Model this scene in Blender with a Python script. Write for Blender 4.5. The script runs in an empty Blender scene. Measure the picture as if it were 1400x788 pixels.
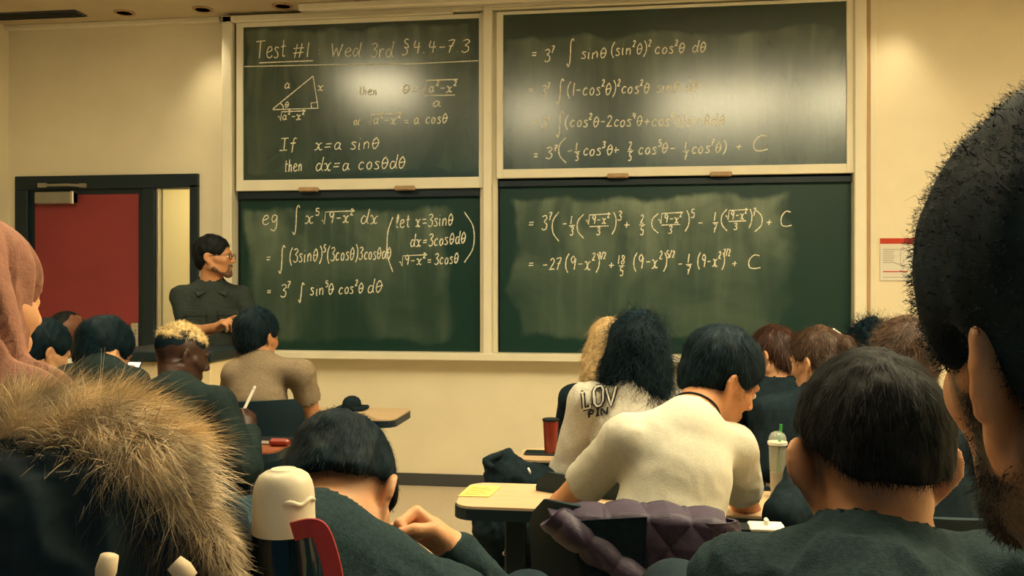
import bpy, math, random
import numpy as np
from mathutils import Vector, Matrix

SC = bpy.context.scene
COL = SC.collection
rng = np.random.default_rng(7)
random.seed(7)

# ------------------------------------------------------------------ camera, world, exposure
CAM_H = 1.42
FPX = 1212.0
YAW = math.radians(7.6)
FW = np.array([-math.sin(YAW), math.cos(YAW), 0.0])
RT = np.array([math.cos(YAW), math.sin(YAW), 0.0])
UP = np.array([0.0, 0.0, 1.0])
EYE = np.array([0.0, 0.0, CAM_H])
YWALL = 6.03          # front wall plane
CEIL = 3.36
XLEFT, XRIGHT, YBACK = -4.3, 3.6, -2.6

cam = bpy.data.cameras.new('camera')
cam_o = bpy.data.objects.new('camera', cam)
COL.objects.link(cam_o)
cam.sensor_width = 36.0
cam.lens = FPX / 1400.0 * 36.0
cam.shift_y = -9.0 / 1400.0
cam.clip_start = 0.05
cam_o.location = EYE
cam_o.rotation_euler = (math.pi / 2, 0, YAW)
SC.camera = cam_o

SC.view_settings.view_transform = 'Standard'
SC.view_settings.look = 'None'
SC.view_settings.exposure = 0.12
SC.view_settings.gamma = 1.0
SC.view_settings.use_curve_mapping = False

world = bpy.data.worlds.new('world')
SC.world = world
world.use_nodes = True
wbg = world.node_tree.nodes['Background']
wbg.inputs[0].default_value = (0.10, 0.34, 0.50, 1)     # added teal ambient fill, let in by the open rear of the room
wbg.inputs[1].default_value = 0.26

LAMP = (1.0, 0.85, 0.52)      # colour of the fluorescent ceiling panels
PANEL_POWER = 20.0           # radiance of a ceiling panel
DOWNLIGHT_POWER = 26.0       # watts of one recessed wall washer


def P(px, py, z):
    """photo pixel + distance along the view axis -> place in the room"""
    return EYE + z * (FW + RT * ((px - 700.0) / FPX) + UP * ((385.0 - py) / FPX))


def W(px, py, off=0.0):
    """photo pixel -> place on the plane lying `off` in front of the front wall"""
    d = FW + RT * ((px - 700.0) / FPX) + UP * ((385.0 - py) / FPX)
    return EYE + d * ((YWALL - off) / d[1])


def V(*a):
    return np.array(a, float)


def nrm(v):
    v = np.asarray(v, float)
    return v / (np.linalg.norm(v) + 1e-12)


def lerp(a, b, t):
    return np.asarray(a) * (1 - t) + np.asarray(b) * t


# ------------------------------------------------------------------ materials
def new_mat(name):
    m = bpy.data.materials.new(name)
    m.use_nodes = True
    nt = m.node_tree
    return m, nt, nt.nodes['Principled BSDF']


def mat(name, col, rough=0.6, spec=0.5, metal=0.0, var=0.0, scale=20.0, bump=0.0, bscale=60.0, stretch=None, sss=0.0,
        coat=0.0, col2=None, sheen=0.0):
    m, nt, b = new_mat(name)
    N, L = nt.nodes, nt.links
    b.inputs['Base Color'].default_value = (*col, 1)
    b.inputs['Roughness'].default_value = rough
    b.inputs['Specular IOR Level'].default_value = spec
    b.inputs['Metallic'].default_value = metal
    b.inputs['Coat Weight'].default_value = coat
    if sheen:
        b.inputs['Sheen Weight'].default_value = sheen
    if sss:
        b.inputs['Subsurface Weight'].default_value = sss
        b.inputs['Subsurface Radius'].default_value = (0.010, 0.004, 0.002)
        b.inputs['Subsurface Scale'].default_value = 1.0
    if var or bump or col2:
        tc = N.new('ShaderNodeTexCoord')
        mp = N.new('ShaderNodeMapping')
        L.new(tc.outputs['Object'], mp.inputs[0])
        if stretch:
            mp.inputs['Scale'].default_value = stretch
    if var or col2:
        n = N.new('ShaderNodeTexNoise')
        n.inputs['Scale'].default_value = scale
        n.inputs['Detail'].default_value = 5
        L.new(mp.outputs[0], n.inputs['Vector'])
        mx = N.new('ShaderNodeMix')
        mx.data_type = 'RGBA'
        c2 = col2 or tuple(max(0, c * (1 - var)) for c in col)
        c1 = col if col2 else tuple(min(1, c * (1 + var)) for c in col)
        mx.inputs[6].default_value = (*c1, 1)
        mx.inputs[7].default_value = (*c2, 1)
        rp = N.new('ShaderNodeMapRange')
        rp.inputs[1].default_value = 0.35
        rp.inputs[2].default_value = 0.65
        L.new(n.outputs[0], rp.inputs[0])
        L.new(rp.outputs[0], mx.inputs[0])
        L.new(mx.outputs[2], b.inputs['Base Color'])
    if bump:
        n2 = N.new('ShaderNodeTexNoise')
        n2.inputs['Scale'].default_value = bscale
        n2.inputs['Detail'].default_value = 4
        L.new(mp.outputs[0], n2.inputs['Vector'])
        bp = N.new('ShaderNodeBump')
        bp.inputs['Strength'].default_value = bump
        bp.inputs['Distance'].default_value = 0.01
        L.new(n2.outputs[0], bp.inputs['Height'])
        L.new(bp.outputs[0], b.inputs['Normal'])
    return m


def emit_mat(name, col, strength):
    m, nt, b = new_mat(name)
    b.inputs['Base Color'].default_value = (0.8, 0.8, 0.8, 1)
    b.inputs['Emission Color'].default_value = (*col, 1)
    b.inputs['Emission Strength'].default_value = strength
    return m


def board_mat(name, dust, wipe, seed, rough, patch, spec=1.0, coat=1.0):
    """slate green with dust left by the eraser: cloudy wipes with a border, vertical drags"""
    m, nt, b = new_mat(name)
    N, L = nt.nodes, nt.links
    tc = N.new('ShaderNodeTexCoord')
    mp = N.new('ShaderNodeMapping')
    mp.inputs['Location'].default_value = (seed, seed * 1.7, seed * 0.3)
    L.new(tc.outputs['Object'], mp.inputs[0])

    def noise(scale, detail, sc=(1, 1, 1), dist=0.0):
        q = N.new('ShaderNodeMapping')
        q.inputs['Scale'].default_value = sc
        L.new(mp.outputs[0], q.inputs[0])
        n = N.new('ShaderNodeTexNoise')
        n.inputs['Scale'].default_value = scale
        n.inputs['Detail'].default_value = detail
        n.inputs['Distortion'].default_value = dist
        L.new(q.outputs[0], n.inputs['Vector'])
        return n.outputs[0]

    def rng_(v, a, c, x=0.0, y=1.0, smooth=True):
        r = N.new('ShaderNodeMapRange')
        if smooth:
            r.interpolation_type = 'SMOOTHSTEP'
        for i, q in enumerate((a, c, x, y)):
            r.inputs[1 + i].default_value = q
        L.new(v, r.inputs[0])
        return r.outputs[0]

    def math_(op, a, c):
        k = N.new('ShaderNodeMath')
        k.operation = op
        for i, q in enumerate((a, c)):
            if isinstance(q, (int, float)):
                k.inputs[i].default_value = q
            else:
                L.new(q, k.inputs[i])
        return k.outputs[0]
    sep = N.new('ShaderNodeSeparateXYZ')
    L.new(tc.outputs['Generated'], sep.inputs[0])
    wob = math_('MULTIPLY', math_('SUBTRACT', noise(3.0, 4), 0.5), 0.16)
    gx = math_('ADD', sep.outputs[0], wob)
    gz = math_('ADD', sep.outputs[2], math_('MULTIPLY', math_('SUBTRACT', noise(4.0, 5, (1, 1, 0.6)), 0.5), 0.16))
    x0, x1, z0, z1 = patch
    inside = math_('MULTIPLY', math_('MULTIPLY', rng_(gx, x0, x0 + 0.03), rng_(gx, x1, x1 - 0.06)),
                   math_('MULTIPLY', rng_(gz, z0, z0 + 0.04), rng_(gz, z1, z1 - 0.04)))
    cloud = rng_(noise(2.2, 6, (1, 1, 0.9), 0.8), 0.32, 0.72, 0.25, 1.0)
    drag = rng_(noise(9.0, 3, (1, 1, 0.12), 0.5), 0.4, 0.75, 0.0, 1.0)
    hi = rng_(sep.outputs[2], 0.35, 0.9, 0.35, 1.0)
    d = math_('MULTIPLY', inside, math_('MULTIPLY', math_('ADD', math_('MULTIPLY', cloud, dust), math_('MULTIPLY', drag, wipe)), hi))
    grain = rng_(noise(260, 2), 0.35, 0.7, 0.7, 1.15)
    d = math_('MULTIPLY', d, grain)
    mx = N.new('ShaderNodeMix')
    mx.data_type = 'RGBA'
    mx.inputs[6].default_value = (0.004, 0.034, 0.026, 1)
    mx.inputs[7].default_value = (0.34, 0.42, 0.30, 1)
    L.new(d, mx.inputs[0])
    L.new(mx.outputs[2], b.inputs['Base Color'])
    b.inputs['Roughness'].default_value = rough
    b.inputs['Specular IOR Level'].default_value = spec
    b.inputs['IOR'].default_value = 1.52 if coat else 1.5
    b.inputs['Coat Weight'].default_value = coat
    b.inputs['Coat Roughness'].default_value = rough
    return m


M = {}
M['wall'] = mat('wall_paint', (0.84, 0.755, 0.55), 0.6, 0.35, var=0.03, scale=3, bump=0.05, bscale=150)
M['wall_l'] = mat('wall_paint_side', (0.84, 0.755, 0.55), 0.7, 0.3, var=0.03, scale=3)
M['ceil'] = mat('ceiling_paint', (0.58, 0.49, 0.34), 0.8, 0.2, var=0.04, scale=4, bump=0.1, bscale=90)
M['floor'] = mat('vinyl_floor', (0.62, 0.52, 0.38), 0.45, 0.4, var=0.04, scale=40)
M['base'] = mat('rubber_base', (0.055, 0.06, 0.065), 0.5, 0.4)
M['alu'] = mat('painted_trim', (0.84, 0.78, 0.60), 0.45, 0.4, var=0.03, scale=5)
M['tan_trim'] = mat('tan_trim', (0.45, 0.30, 0.16), 0.5, 0.4, var=0.1, scale=6, stretch=(6, 6, 0.5))
M['gap'] = mat('dark_gap', (0.012, 0.018, 0.020), 0.7, 0.2)
M['black'] = mat('black_paint', (0.010, 0.022, 0.030), 0.45, 0.3)
M['dark_plastic'] = mat('dark_plastic', (0.010, 0.026, 0.036), 0.55, 0.25)
M['red_door'] = mat('red_door', (0.29, 0.045, 0.048), 0.5, 0.3, var=0.08, scale=2)
M['steel'] = mat('brushed_steel', (0.55, 0.52, 0.46), 0.35, 0.5, metal=0.9, bump=0.05, bscale=300, stretch=(1, 1, 20))
M['grey_metal'] = mat('grey_enamel', (0.26, 0.24, 0.18), 0.5, 0.4, var=0.05)
M['corridor'] = mat('corridor_paint', (0.80, 0.68, 0.42), 0.8, 0.2)
M['laminate'] = mat('laminate', (0.62, 0.44, 0.26), 0.32, 0.4, var=0.05, scale=4, stretch=(1, 8, 1))
M['redwood'] = mat('red_wood', (0.30, 0.09, 0.04), 0.4, 0.4, var=0.15, scale=5, stretch=(1, 8, 1))
M['drink'] = mat('milky_coffee', (0.20, 0.105, 0.06), 0.3, 0.4)
M['tanboard'] = mat('tan_board', (0.42, 0.22, 0.11), 0.5, 0.4, var=0.05)
M['chalk'] = mat('chalk', (0.80, 0.78, 0.62), 0.95, 0.05, var=0.25, scale=90)
M['white'] = mat('white_plastic', (0.78, 0.76, 0.66), 0.4, 0.4)
M['paper'] = mat('paper', (0.74, 0.72, 0.64), 0.8, 0.2)
M['yellow_paper'] = mat('yellow_paper', (0.66, 0.60, 0.16), 0.8, 0.2)
M['print_grey'] = mat('print_grey', (0.40, 0.39, 0.34), 0.8, 0.2)
M['print_red'] = mat('print_red', (0.55, 0.06, 0.03), 0.7, 0.2)
M['ink'] = mat('ink', (0.012, 0.016, 0.02), 0.6, 0.2)
# people
M['skin'] = mat('skin_light', (0.62, 0.32, 0.165), 0.5, 0.35, var=0.06, scale=25, bump=0.06, bscale=160, sss=0.12)
M['skin_tan'] = mat('skin_tan', (0.54, 0.25, 0.115), 0.5, 0.35, var=0.07, scale=25, bump=0.06, bscale=160, sss=0.12)
M['skin_brown'] = mat('skin_brown', (0.16, 0.065, 0.035), 0.45, 0.4, var=0.08, scale=25, bump=0.05, bscale=160)
M['skin_dark'] = mat('skin_dark', (0.042, 0.018, 0.012), 0.42, 0.4, var=0.08, scale=25, bump=0.05, bscale=160)
M['lips'] = mat('lips', (0.40, 0.14, 0.09), 0.45, 0.4)
M['eye'] = mat('eye', (0.6, 0.58, 0.52), 0.2, 0.5)
M['hair_black'] = mat('hair_black', (0.0035, 0.013, 0.020), 0.6, 0.10, var=0.3, scale=40)
M['hair_dark'] = mat('hair_dark_brown', (0.010, 0.0115, 0.012), 0.6, 0.08, var=0.35, scale=40)
M['hair_brown'] = mat('hair_brown', (0.055, 0.030, 0.018), 0.5, 0.25, var=0.35, scale=40)
M['hair_auburn'] = mat('hair_auburn', (0.042, 0.017, 0.011), 0.45, 0.3, var=0.35, scale=40)
M['hair_blonde'] = mat('hair_blonde', (0.52, 0.36, 0.17), 0.4, 0.4, var=0.25, scale=40)
M['hair_bleach'] = mat('hair_bleached', (0.72, 0.55, 0.28), 0.55, 0.3, var=0.3, scale=60)
M['stubble'] = mat('stubble', (0.14, 0.075, 0.045), 0.7, 0.2, var=0.3, scale=120)
M['beard'] = mat('beard_shadow', (0.012, 0.013, 0.014), 0.7, 0.2, var=0.4, scale=160)
M['teal_tee'] = mat('teal_jersey', (0.014, 0.032, 0.038), 0.85, 0.15, var=0.25, scale=160, bump=0.25, bscale=350)
M['green_jkt'] = mat('green_jacket', (0.008, 0.020, 0.021), 0.8, 0.2, var=0.25, scale=70, bump=0.2, bscale=250)
M['grey_green'] = mat('grey_green_shirt', (0.026, 0.036, 0.032), 0.8, 0.2, var=0.2, scale=120, bump=0.2, bscale=250)
M['tan_tee'] = mat('taupe_jersey', (0.25, 0.19, 0.125), 0.85, 0.15, var=0.12, scale=120, bump=0.2, bscale=300)
M['white_tee'] = mat('white_jersey', (0.52, 0.50, 0.41), 0.85, 0.15, var=0.05, scale=120, bump=0.12, bscale=300)
M['sweat'] = mat('cream_sweatshirt', (0.53, 0.50, 0.42), 0.9, 0.1, var=0.08, scale=150, bump=0.25, bscale=250)
M['black_cloth'] = mat('black_cloth', (0.007, 0.016, 0.022), 0.85, 0.12, var=0.25, scale=60, bump=0.2, bscale=250)
M['jeans'] = mat('blue_denim', (0.05, 0.10, 0.13), 0.8, 0.2, var=0.35, scale=60, bump=0.2, bscale=300)
M['pants'] = mat('dark_trousers', (0.010, 0.022, 0.030), 0.85, 0.15, var=0.2, scale=60)
M['shoe'] = mat('dark_shoe', (0.012, 0.016, 0.02), 0.6, 0.3)
M['scarf'] = mat('pink_scarf', (0.29, 0.140, 0.098), 0.85, 0.15, var=0.12, scale=60, bump=0.25, bscale=220)
M['purple'] = mat('purple_quilt', (0.046, 0.034, 0.064), 0.55, 0.35, var=0.2, scale=40, bump=0.15, bscale=200)
M['coat'] = mat('black_coat', (0.008, 0.018, 0.025), 0.8, 0.15, var=0.2, scale=40)
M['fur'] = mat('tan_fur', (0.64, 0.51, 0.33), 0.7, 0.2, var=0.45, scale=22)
M['fur_dark_shaded'] = mat('dark_shaded_fur', (0.075, 0.060, 0.042), 0.7, 0.2, var=0.4, scale=22)
M['cord'] = mat('cream_cord', (0.62, 0.50, 0.34), 0.8, 0.2)
M['cap_cream'] = mat('cream_enamel', (0.72, 0.64, 0.47), 0.42, 0.4, bump=0.05, bscale=400)
M['gloss_black'] = mat('gloss_black', (0.004, 0.010, 0.014), 0.10, 0.4)
M['red_strap'] = mat('red_strap', (0.33, 0.022, 0.022), 0.5, 0.4)
M['red_cup'] = mat('red_cup', (0.26, 0.030, 0.016), 0.3, 0.5)
M['green_straw'] = mat('green_straw', (0.05, 0.36, 0.06), 0.35, 0.5)
M['panel'] = emit_mat('lamp_diffuser', LAMP, PANEL_POWER)
M['panel_dim'] = emit_mat('lamp_diffuser_dimmed', LAMP, PANEL_POWER * .27)


def glass_mat(name, tint=(0.9, 0.95, 0.9), rough=0.05, alpha=0.25):
    m, nt, b = new_mat(name)
    b.inputs['Base Color'].default_value = (*tint, 1)
    b.inputs['Roughness'].default_value = rough
    N, L = nt.nodes, nt.links
    t = N.new('ShaderNodeBsdfTransparent')
    t.inputs[0].default_value = (*tint, 1)
    x = N.new('ShaderNodeMixShader')
    x.inputs[0].default_value = alpha
    L.new(t.outputs[0], x.inputs[1])
    L.new(b.outputs[0], x.inputs[2])
    L.new(x.outputs[0], N['Material Output'].inputs[0])
    return m


M['glass'] = glass_mat('window_glass', (0.95, 0.96, 0.86), 0.04, 0.12)
M['clear_plastic'] = glass_mat('clear_plastic', (0.86, 0.88, 0.80), 0.10, 0.22)
M['screen'] = emit_mat('phone_screen', (0.6, 0.75, 0.7), 0.6)


# ------------------------------------------------------------------ object helpers
def tag(o, label=None, cat=None, group=None, kind=None):
    if label:
        o['label'] = label
    if cat:
        o['category'] = cat
    if group:
        o['group'] = group
    if kind:
        o['kind'] = kind
    return o


def link(name, me, m, parent=None, base=None, smooth=True):
    if m is not None and not me.materials:
        for q in (m if isinstance(m, (list, tuple)) else [m]):
            me.materials.append(q)
    if smooth is True:
        me.shade_smooth()
    o = bpy.data.objects.new(name, me)
    COL.objects.link(o)
    if parent is not None:
        o.parent = parent
    return o


def abs_base(o):
    p = np.zeros(3)
    while o is not None:
        p = p + np.array(o.location)
        o = o.parent
    return p


def mesh_obj(name, verts, faces, m, parent=None, base=None, smooth=True, mats=None):
    """verts are given in room coordinates; the object's origin is `base` or that of its parent"""
    verts = np.asarray(verts, float)
    off = abs_base(parent) if parent is not None else (np.asarray(base, float) if base is not None else np.zeros(3))
    me = bpy.data.meshes.new(name)
    v = verts - off
    if isinstance(faces, np.ndarray) and faces.ndim == 2:
        nf, k = faces.shape
        me.vertices.add(len(v))
        me.vertices.foreach_set('co', v.astype(np.float32).ravel())
        me.loops.add(nf * k)
        me.loops.foreach_set('vertex_index', faces.astype(np.int32).ravel())
        me.polygons.add(nf)
        me.polygons.foreach_set('loop_start', np.arange(0, nf * k, k, dtype=np.int32))
        me.update(calc_edges=True)
    else:
        me.from_pydata([tuple(x) for x in v], [], [tuple(int(i) for i in f) for f in faces])
        me.update()
    o = link(name, me, m, parent, None, smooth)
    if parent is None:
        o.location = off
    if mats is not None:
        me.polygons.foreach_set('material_index', np.asarray(mats, np.int32))
    return o


def empty(name, loc, label=None, cat=None, group=None):
    o = bpy.data.objects.new(name, None)
    o.empty_display_size = 0.1
    COL.objects.link(o)
    o.location = loc
    return tag(o, label, cat, group)


class MB:
    """collects simple solids (room coordinates) into ONE mesh"""

    def __init__(s):
        s.v, s.f = [], []

    def add(s, vs, fs):
        n = len(s.v)
        s.v += [tuple(x) for x in vs]
        s.f += [tuple(i + n for i in f) for f in fs]
        return s

    def box(s, lo, hi, R=None, c=None, bev=0.0):
        lo, hi = np.minimum(lo, hi), np.maximum(lo, hi)
        b = min(bev, 0.49 * float(np.min(hi - lo)))
        if b <= 0:
            vs = [(x, y, z) for x in (lo[0], hi[0]) for y in (lo[1], hi[1]) for z in (lo[2], hi[2])]
            fs = [(0, 1, 3, 2), (4, 6, 7, 5), (0, 4, 5, 1), (2, 3, 7, 6), (0, 2, 6, 4), (1, 5, 7, 3)]
        else:
            vs, idx = [], {}
            for ax in range(3):
                for sx in (0, 1):
                    for sy in (0, 1):
                        for sz in (0, 1):
                            sg = (sx, sy, sz)
                            p = [hi[i] if sg[i] else lo[i] for i in range(3)]
                            for i in range(3):
                                if i != ax:
                                    p[i] += -b if sg[i] else b
                            idx[(ax, sg)] = len(vs)
                            vs.append(p)
            fs = []
            for ax in range(3):
                o1, o2 = (ax + 1) % 3, (ax + 2) % 3
                for sd in (0, 1):
                    q = []
                    for (a, c2) in ((0, 0), (1, 0), (1, 1), (0, 1)):
                        sg = [0, 0, 0]
                        sg[ax], sg[o1], sg[o2] = sd, a, c2
                        q.append(idx[(ax, tuple(sg))])
                    fs.append(q if sd else q[::-1])
            for ax in range(3):            # edges along ax
                o1, o2 = (ax + 1) % 3, (ax + 2) % 3
                for a in (0, 1):
                    for c2 in (0, 1):
                        g0, g1 = [0, 0, 0], [0, 0, 0]
                        g0[o1] = g1[o1] = a
                        g0[o2] = g1[o2] = c2
                        g1[ax] = 1
                        g0, g1 = tuple(g0), tuple(g1)
                        fs.append([idx[(o1, g0)], idx[(o1, g1)], idx[(o2, g1)], idx[(o2, g0)]])
            for sx in (0, 1):
                for sy in (0, 1):
                    for sz in (0, 1):
                        fs.append([idx[(i, (sx, sy, sz))] for i in range(3)])
        vs = np.asarray(vs, float)
        if R is not None:
            vs = (vs - c) @ np.asarray(R).T + c
        return s.add(vs, fs)

    def tube(s, pts, r, n=8, closed=False):
        pts = [np.asarray(p, float) for p in pts]
        rs = r if isinstance(r, (list, tuple, np.ndarray)) else [r] * len(pts)
        m = len(pts)
        vs = []
        ref = None
        for i, p in enumerate(pts):
            if closed:
                t = nrm(pts[(i + 1) % m] - pts[i - 1])
            else:
                t = nrm(pts[min(i + 1, m - 1)] - pts[max(i - 1, 0)])
            if ref is None:
                ref = np.array([0, 0, 1.0]) if abs(t[2]) < 0.9 else np.array([1.0, 0, 0])
            a = nrm(np.cross(t, ref))
            b = np.cross(t, a)
            ref = np.cross(a, t)
            for k in range(n):
                th = 2 * math.pi * k / n
                vs.append(p + rs[i] * (math.cos(th) * a - math.sin(th) * b * -1))
        fs = []
        for i in range(m if closed else m - 1):
            for k in range(n):
                j = (i + 1) % m
                fs.append((i * n + k, i * n + (k + 1) % n, j * n + (k + 1) % n, j * n + k))
        if not closed:
            fs.append(tuple(range(n))[::-1])
            fs.append(tuple((m - 1) * n + k for k in range(n)))
        return s.add(vs, fs)

    def lathe(s, prof, c, n=32, axis=None):
        """prof: list of (radius, height)"""
        vs, fs = [], []
        for (r, h) in prof:
            for k in range(n):
                th = 2 * math.pi * k / n
                vs.append((c[0] + r * math.cos(th), c[1] + r * math.sin(th), c[2] + h))
        m = len(prof)
        for i in range(m - 1):
            for k in range(n):
                fs.append((i * n + k, i * n + (k + 1) % n, (i + 1) * n + (k + 1) % n, (i + 1) * n + k))
        if prof[0][0] > 1e-6:
            fs.append(tuple(range(n))[::-1])
        if prof[-1][0] > 1e-6:
            fs.append(tuple((m - 1) * n + k for k in range(n)))
        return s.add(vs, fs)

    def prism(s, poly, axis_vec, flip=False):
        """poly: ring of 3-D points, extruded by axis_vec"""
        n = len(poly)
        vs = [np.asarray(p, float) for p in poly] + [np.asarray(p, float) + axis_vec for p in poly]
        fs = [tuple(range(n))[::-1], tuple(range(n, 2 * n))]
        fs += [(i, (i + 1) % n, (i + 1) % n + n, i + n) for i in range(n)]
        if flip:
            fs = [f[::-1] for f in fs]
        return s.add(vs, fs)

    def build(s, name, m, parent=None, base=None, smooth=False, fix=True):
        o = mesh_obj(name, s.v, s.f, m, parent, base, smooth)
        if fix:
            import bmesh
            bm = bmesh.new()
            bm.from_mesh(o.data)
            bmesh.ops.recalc_face_normals(bm, faces=bm.faces)
            bm.to_mesh(o.data)
            bm.free()
        if smooth == 'auto':
            o.data.set_sharp_from_angle(angle=math.radians(35))
            for p in o.data.polygons:
                p.use_smooth = True
        return o


# ------------------------------------------------------------------ signed-distance modelling
class Field:
    def __init__(s):
        s.ops = []

    def ell(s, c, r, R=None, k=0.02, op='u'):
        c, r = np.asarray(c, float), np.asarray(r, float)
        R = np.eye(3) if R is None else np.asarray(R, float)
        ext = np.abs(R) @ r

        def fn(x, y, z):
            dx, dy, dz = x - c[0], y - c[1], z - c[2]
            q = [R[0, i] * dx + R[1, i] * dy + R[2, i] * dz for i in range(3)]
            k0 = np.sqrt(sum((q[i] / r[i]) ** 2 for i in range(3)))
            k1 = np.sqrt(sum((q[i] / r[i] ** 2) ** 2 for i in range(3))) + 1e-9
            return k0 * (k0 - 1.0) / k1
        s.ops.append((op, fn, c - ext, c + ext, k))
        return s

    def cap(s, a, b, ra, rb=None, k=0.02, op='u'):
        a, b = np.asarray(a, float), np.asarray(b, float)
        rb = ra if rb is None else rb
        ab = b - a
        L2 = float(ab @ ab) + 1e-12
        R = max(ra, rb)

        def fn(x, y, z):
            dx, dy, dz = x - a[0], y - a[1], z - a[2]
            h = np.clip((dx * ab[0] + dy * ab[1] + dz * ab[2]) / L2, 0, 1)
            return np.sqrt((dx - h * ab[0]) ** 2 + (dy - h * ab[1]) ** 2 + (dz - h * ab[2]) ** 2) - (ra + h * (rb - ra))
        s.ops.append((op, fn, np.minimum(a, b) - R, np.maximum(a, b) + R, k))
        return s

    def chain(s, pts, rs, k=0.02, op='u'):
        for i in range(len(pts) - 1):
            s.cap(pts[i], pts[i + 1], rs[i], rs[i + 1], k, op)
        return s

    def fun(s, fn, op='i', k=0.01):
        """fn(x,y,z): op 'i' keeps where fn<0, 's' removes where fn<0"""
        s.ops.append((op, fn, None, None, k))
        return s

    def mesh(s, h, pad=0.0):
        los = [o[2] for o in s.ops if o[0] == 'u']
        his = [o[3] for o in s.ops if o[0] == 'u']
        lo = np.min(los, 0) - 4 * h - pad
        hi = np.max(his, 0) + 4 * h + pad
        n = np.ceil((hi - lo) / h).astype(int) + 1
        ax = [(lo[i] + h * np.arange(n[i])).astype(np.float32) for i in range(3)]
        f = np.full(n, 0.5, np.float32)
        for op, fn, l, u, k in s.ops:
            if l is None:
                sl = [slice(0, n[i]) for i in range(3)]
            else:
                m = k + 3 * h
                sl = []
                for i in range(3):
                    i0 = max(0, int((l[i] - m - lo[i]) / h))
                    i1 = min(n[i], int((u[i] + m - lo[i]) / h) + 2)
                    sl.append(slice(i0, max(i0, i1)))
            sub = f[sl[0], sl[1], sl[2]]
            if sub.size == 0:
                continue
            d = fn(ax[0][sl[0]][:, None, None], ax[1][sl[1]][None, :, None], ax[2][sl[2]][None, None, :]).astype(np.float32)
            d = np.broadcast_to(d, sub.shape)
            if op == 'u':
                g = np.maximum(k - np.abs(sub - d), 0) / k
                r = np.minimum(sub, d) - g * g * k * 0.25
            else:
                e = d if op == 'i' else -d
                g = np.maximum(k - np.abs(sub - e), 0) / k
                r = np.maximum(sub, e) + g * g * k * 0.25
            f[sl[0], sl[1], sl[2]] = r
        return surfnet(f, lo, h)


def surfnet(f, lo, h):
    ins = f < 0
    n = np.array(f.shape)
    cnt = np.zeros(n - 1, np.int8)
    for i in (0, 1):
        for j in (0, 1):
            for k in (0, 1):
                cnt += ins[i:n[0] - 1 + i, j:n[1] - 1 + j, k:n[2] - 1 + k]
    act = np.argwhere((cnt > 0) & (cnt < 8))
    cid = np.full(n - 1, -1, np.int64)
    cid[act[:, 0], act[:, 1], act[:, 2]] = np.arange(len(act))
    cor = [(i, j, k) for i in (0, 1) for j in (0, 1) for k in (0, 1)]
    val = np.stack([f[act[:, 0] + c[0], act[:, 1] + c[1], act[:, 2] + c[2]] for c in cor], 1)
    acc = np.zeros((len(act), 3))
    num = np.zeros(len(act))
    for a in range(8):
        for b in range(a + 1, 8):
            dlt = np.array(cor[b]) - np.array(cor[a])
            if np.abs(dlt).sum() != 1:
                continue
            va, vb = val[:, a], val[:, b]
            mk = (va < 0) != (vb < 0)
            t = np.where(mk, va / np.where(mk, va - vb, 1), 0)
            acc += np.where(mk[:, None], np.array(cor[a]) + t[:, None] * dlt, 0)
            num += mk
    verts = lo + h * (act + acc / num[:, None])
    faces = []
    for a in range(3):
        b, c = (a + 1) % 3, (a + 2) % 3
        s0 = [slice(None)] * 3
        s1 = [slice(None)] * 3
        s0[a], s1[a] = slice(0, -1), slice(1, None)
        for s in (s0, s1):
            s[b], s[c] = slice(1, -1), slice(1, -1)
        i0, i1 = ins[tuple(s0)], ins[tuple(s1)]
        e = np.argwhere(i0 != i1)
        if not len(e):
            continue
        flip = i0[e[:, 0], e[:, 1], e[:, 2]]
        e = e.copy()
        e[:, b] += 1
        e[:, c] += 1
        q = []
        for (db, dc) in ((-1, -1), (0, -1), (0, 0), (-1, 0)):
            g = e.copy()
            g[:, b] += db
            g[:, c] += dc
            q.append(cid[g[:, 0], g[:, 1], g[:, 2]])
        q = np.stack(q, 1)
        q[~flip] = q[~flip][:, ::-1]
        faces.append(q)
    return verts, np.concatenate(faces)


def vnormals(v, f):
    a, b, c, d = (v[f[:, i]] for i in range(4))
    fn = np.cross(c - a, d - b)
    n = np.zeros_like(v)
    for i in range(4):
        np.add.at(n, f[:, i], fn)
    return n / (np.linalg.norm(n, axis=1, keepdims=True) + 1e-12)


def relax(v, f, it=1, lam=0.5):
    """Laplacian smoothing over quad edges"""
    e = np.concatenate([f[:, [0, 1]], f[:, [1, 2]], f[:, [2, 3]], f[:, [3, 0]]])
    deg = np.zeros(len(v))
    np.add.at(deg, e[:, 0], 1)
    np.add.at(deg, e[:, 1], 1)
    for _ in range(it):
        s = np.zeros_like(v)
        np.add.at(s, e[:, 0], v[e[:, 1]])
        np.add.at(s, e[:, 1], v[e[:, 0]])
        v = v + lam * (s / np.maximum(deg, 1)[:, None] - v)
    return v


def wnoise(p, scale, seed, oct_=3, st=(1, 1, 1)):
    """cheap smooth noise: sums of random plane waves, about -1..1"""
    g = np.random.default_rng(seed)
    p = p * np.array(st)
    out = np.zeros(len(p))
    amp = 1.0
    for o in range(oct_):
        s = np.zeros(len(p))
        for _ in range(7):
            d = nrm(g.normal(size=3))
            s += np.sin(p @ d * scale * (2 ** o) * g.uniform(0.7, 1.4) + g.uniform(0, 6.28))
        out += amp * s / 3.2
        amp *= 0.5
    return out / 1.5


def folds(p, scale, seed, st=(1, 1, 1)):
    """cloth creases: sharp-ish ridges in a warped field"""
    w = np.stack([wnoise(p, scale * 0.5, seed + i, 2) for i in range(3)], 1) * 0.9 / scale
    a = wnoise(p + w, scale, seed + 5, 2, st)
    b = wnoise(p + w, scale * 1.9, seed + 9, 1, st)
    return 0.75 * (1 - np.abs(a) * 2) + 0.35 * (1 - np.abs(b) * 2)


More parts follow.
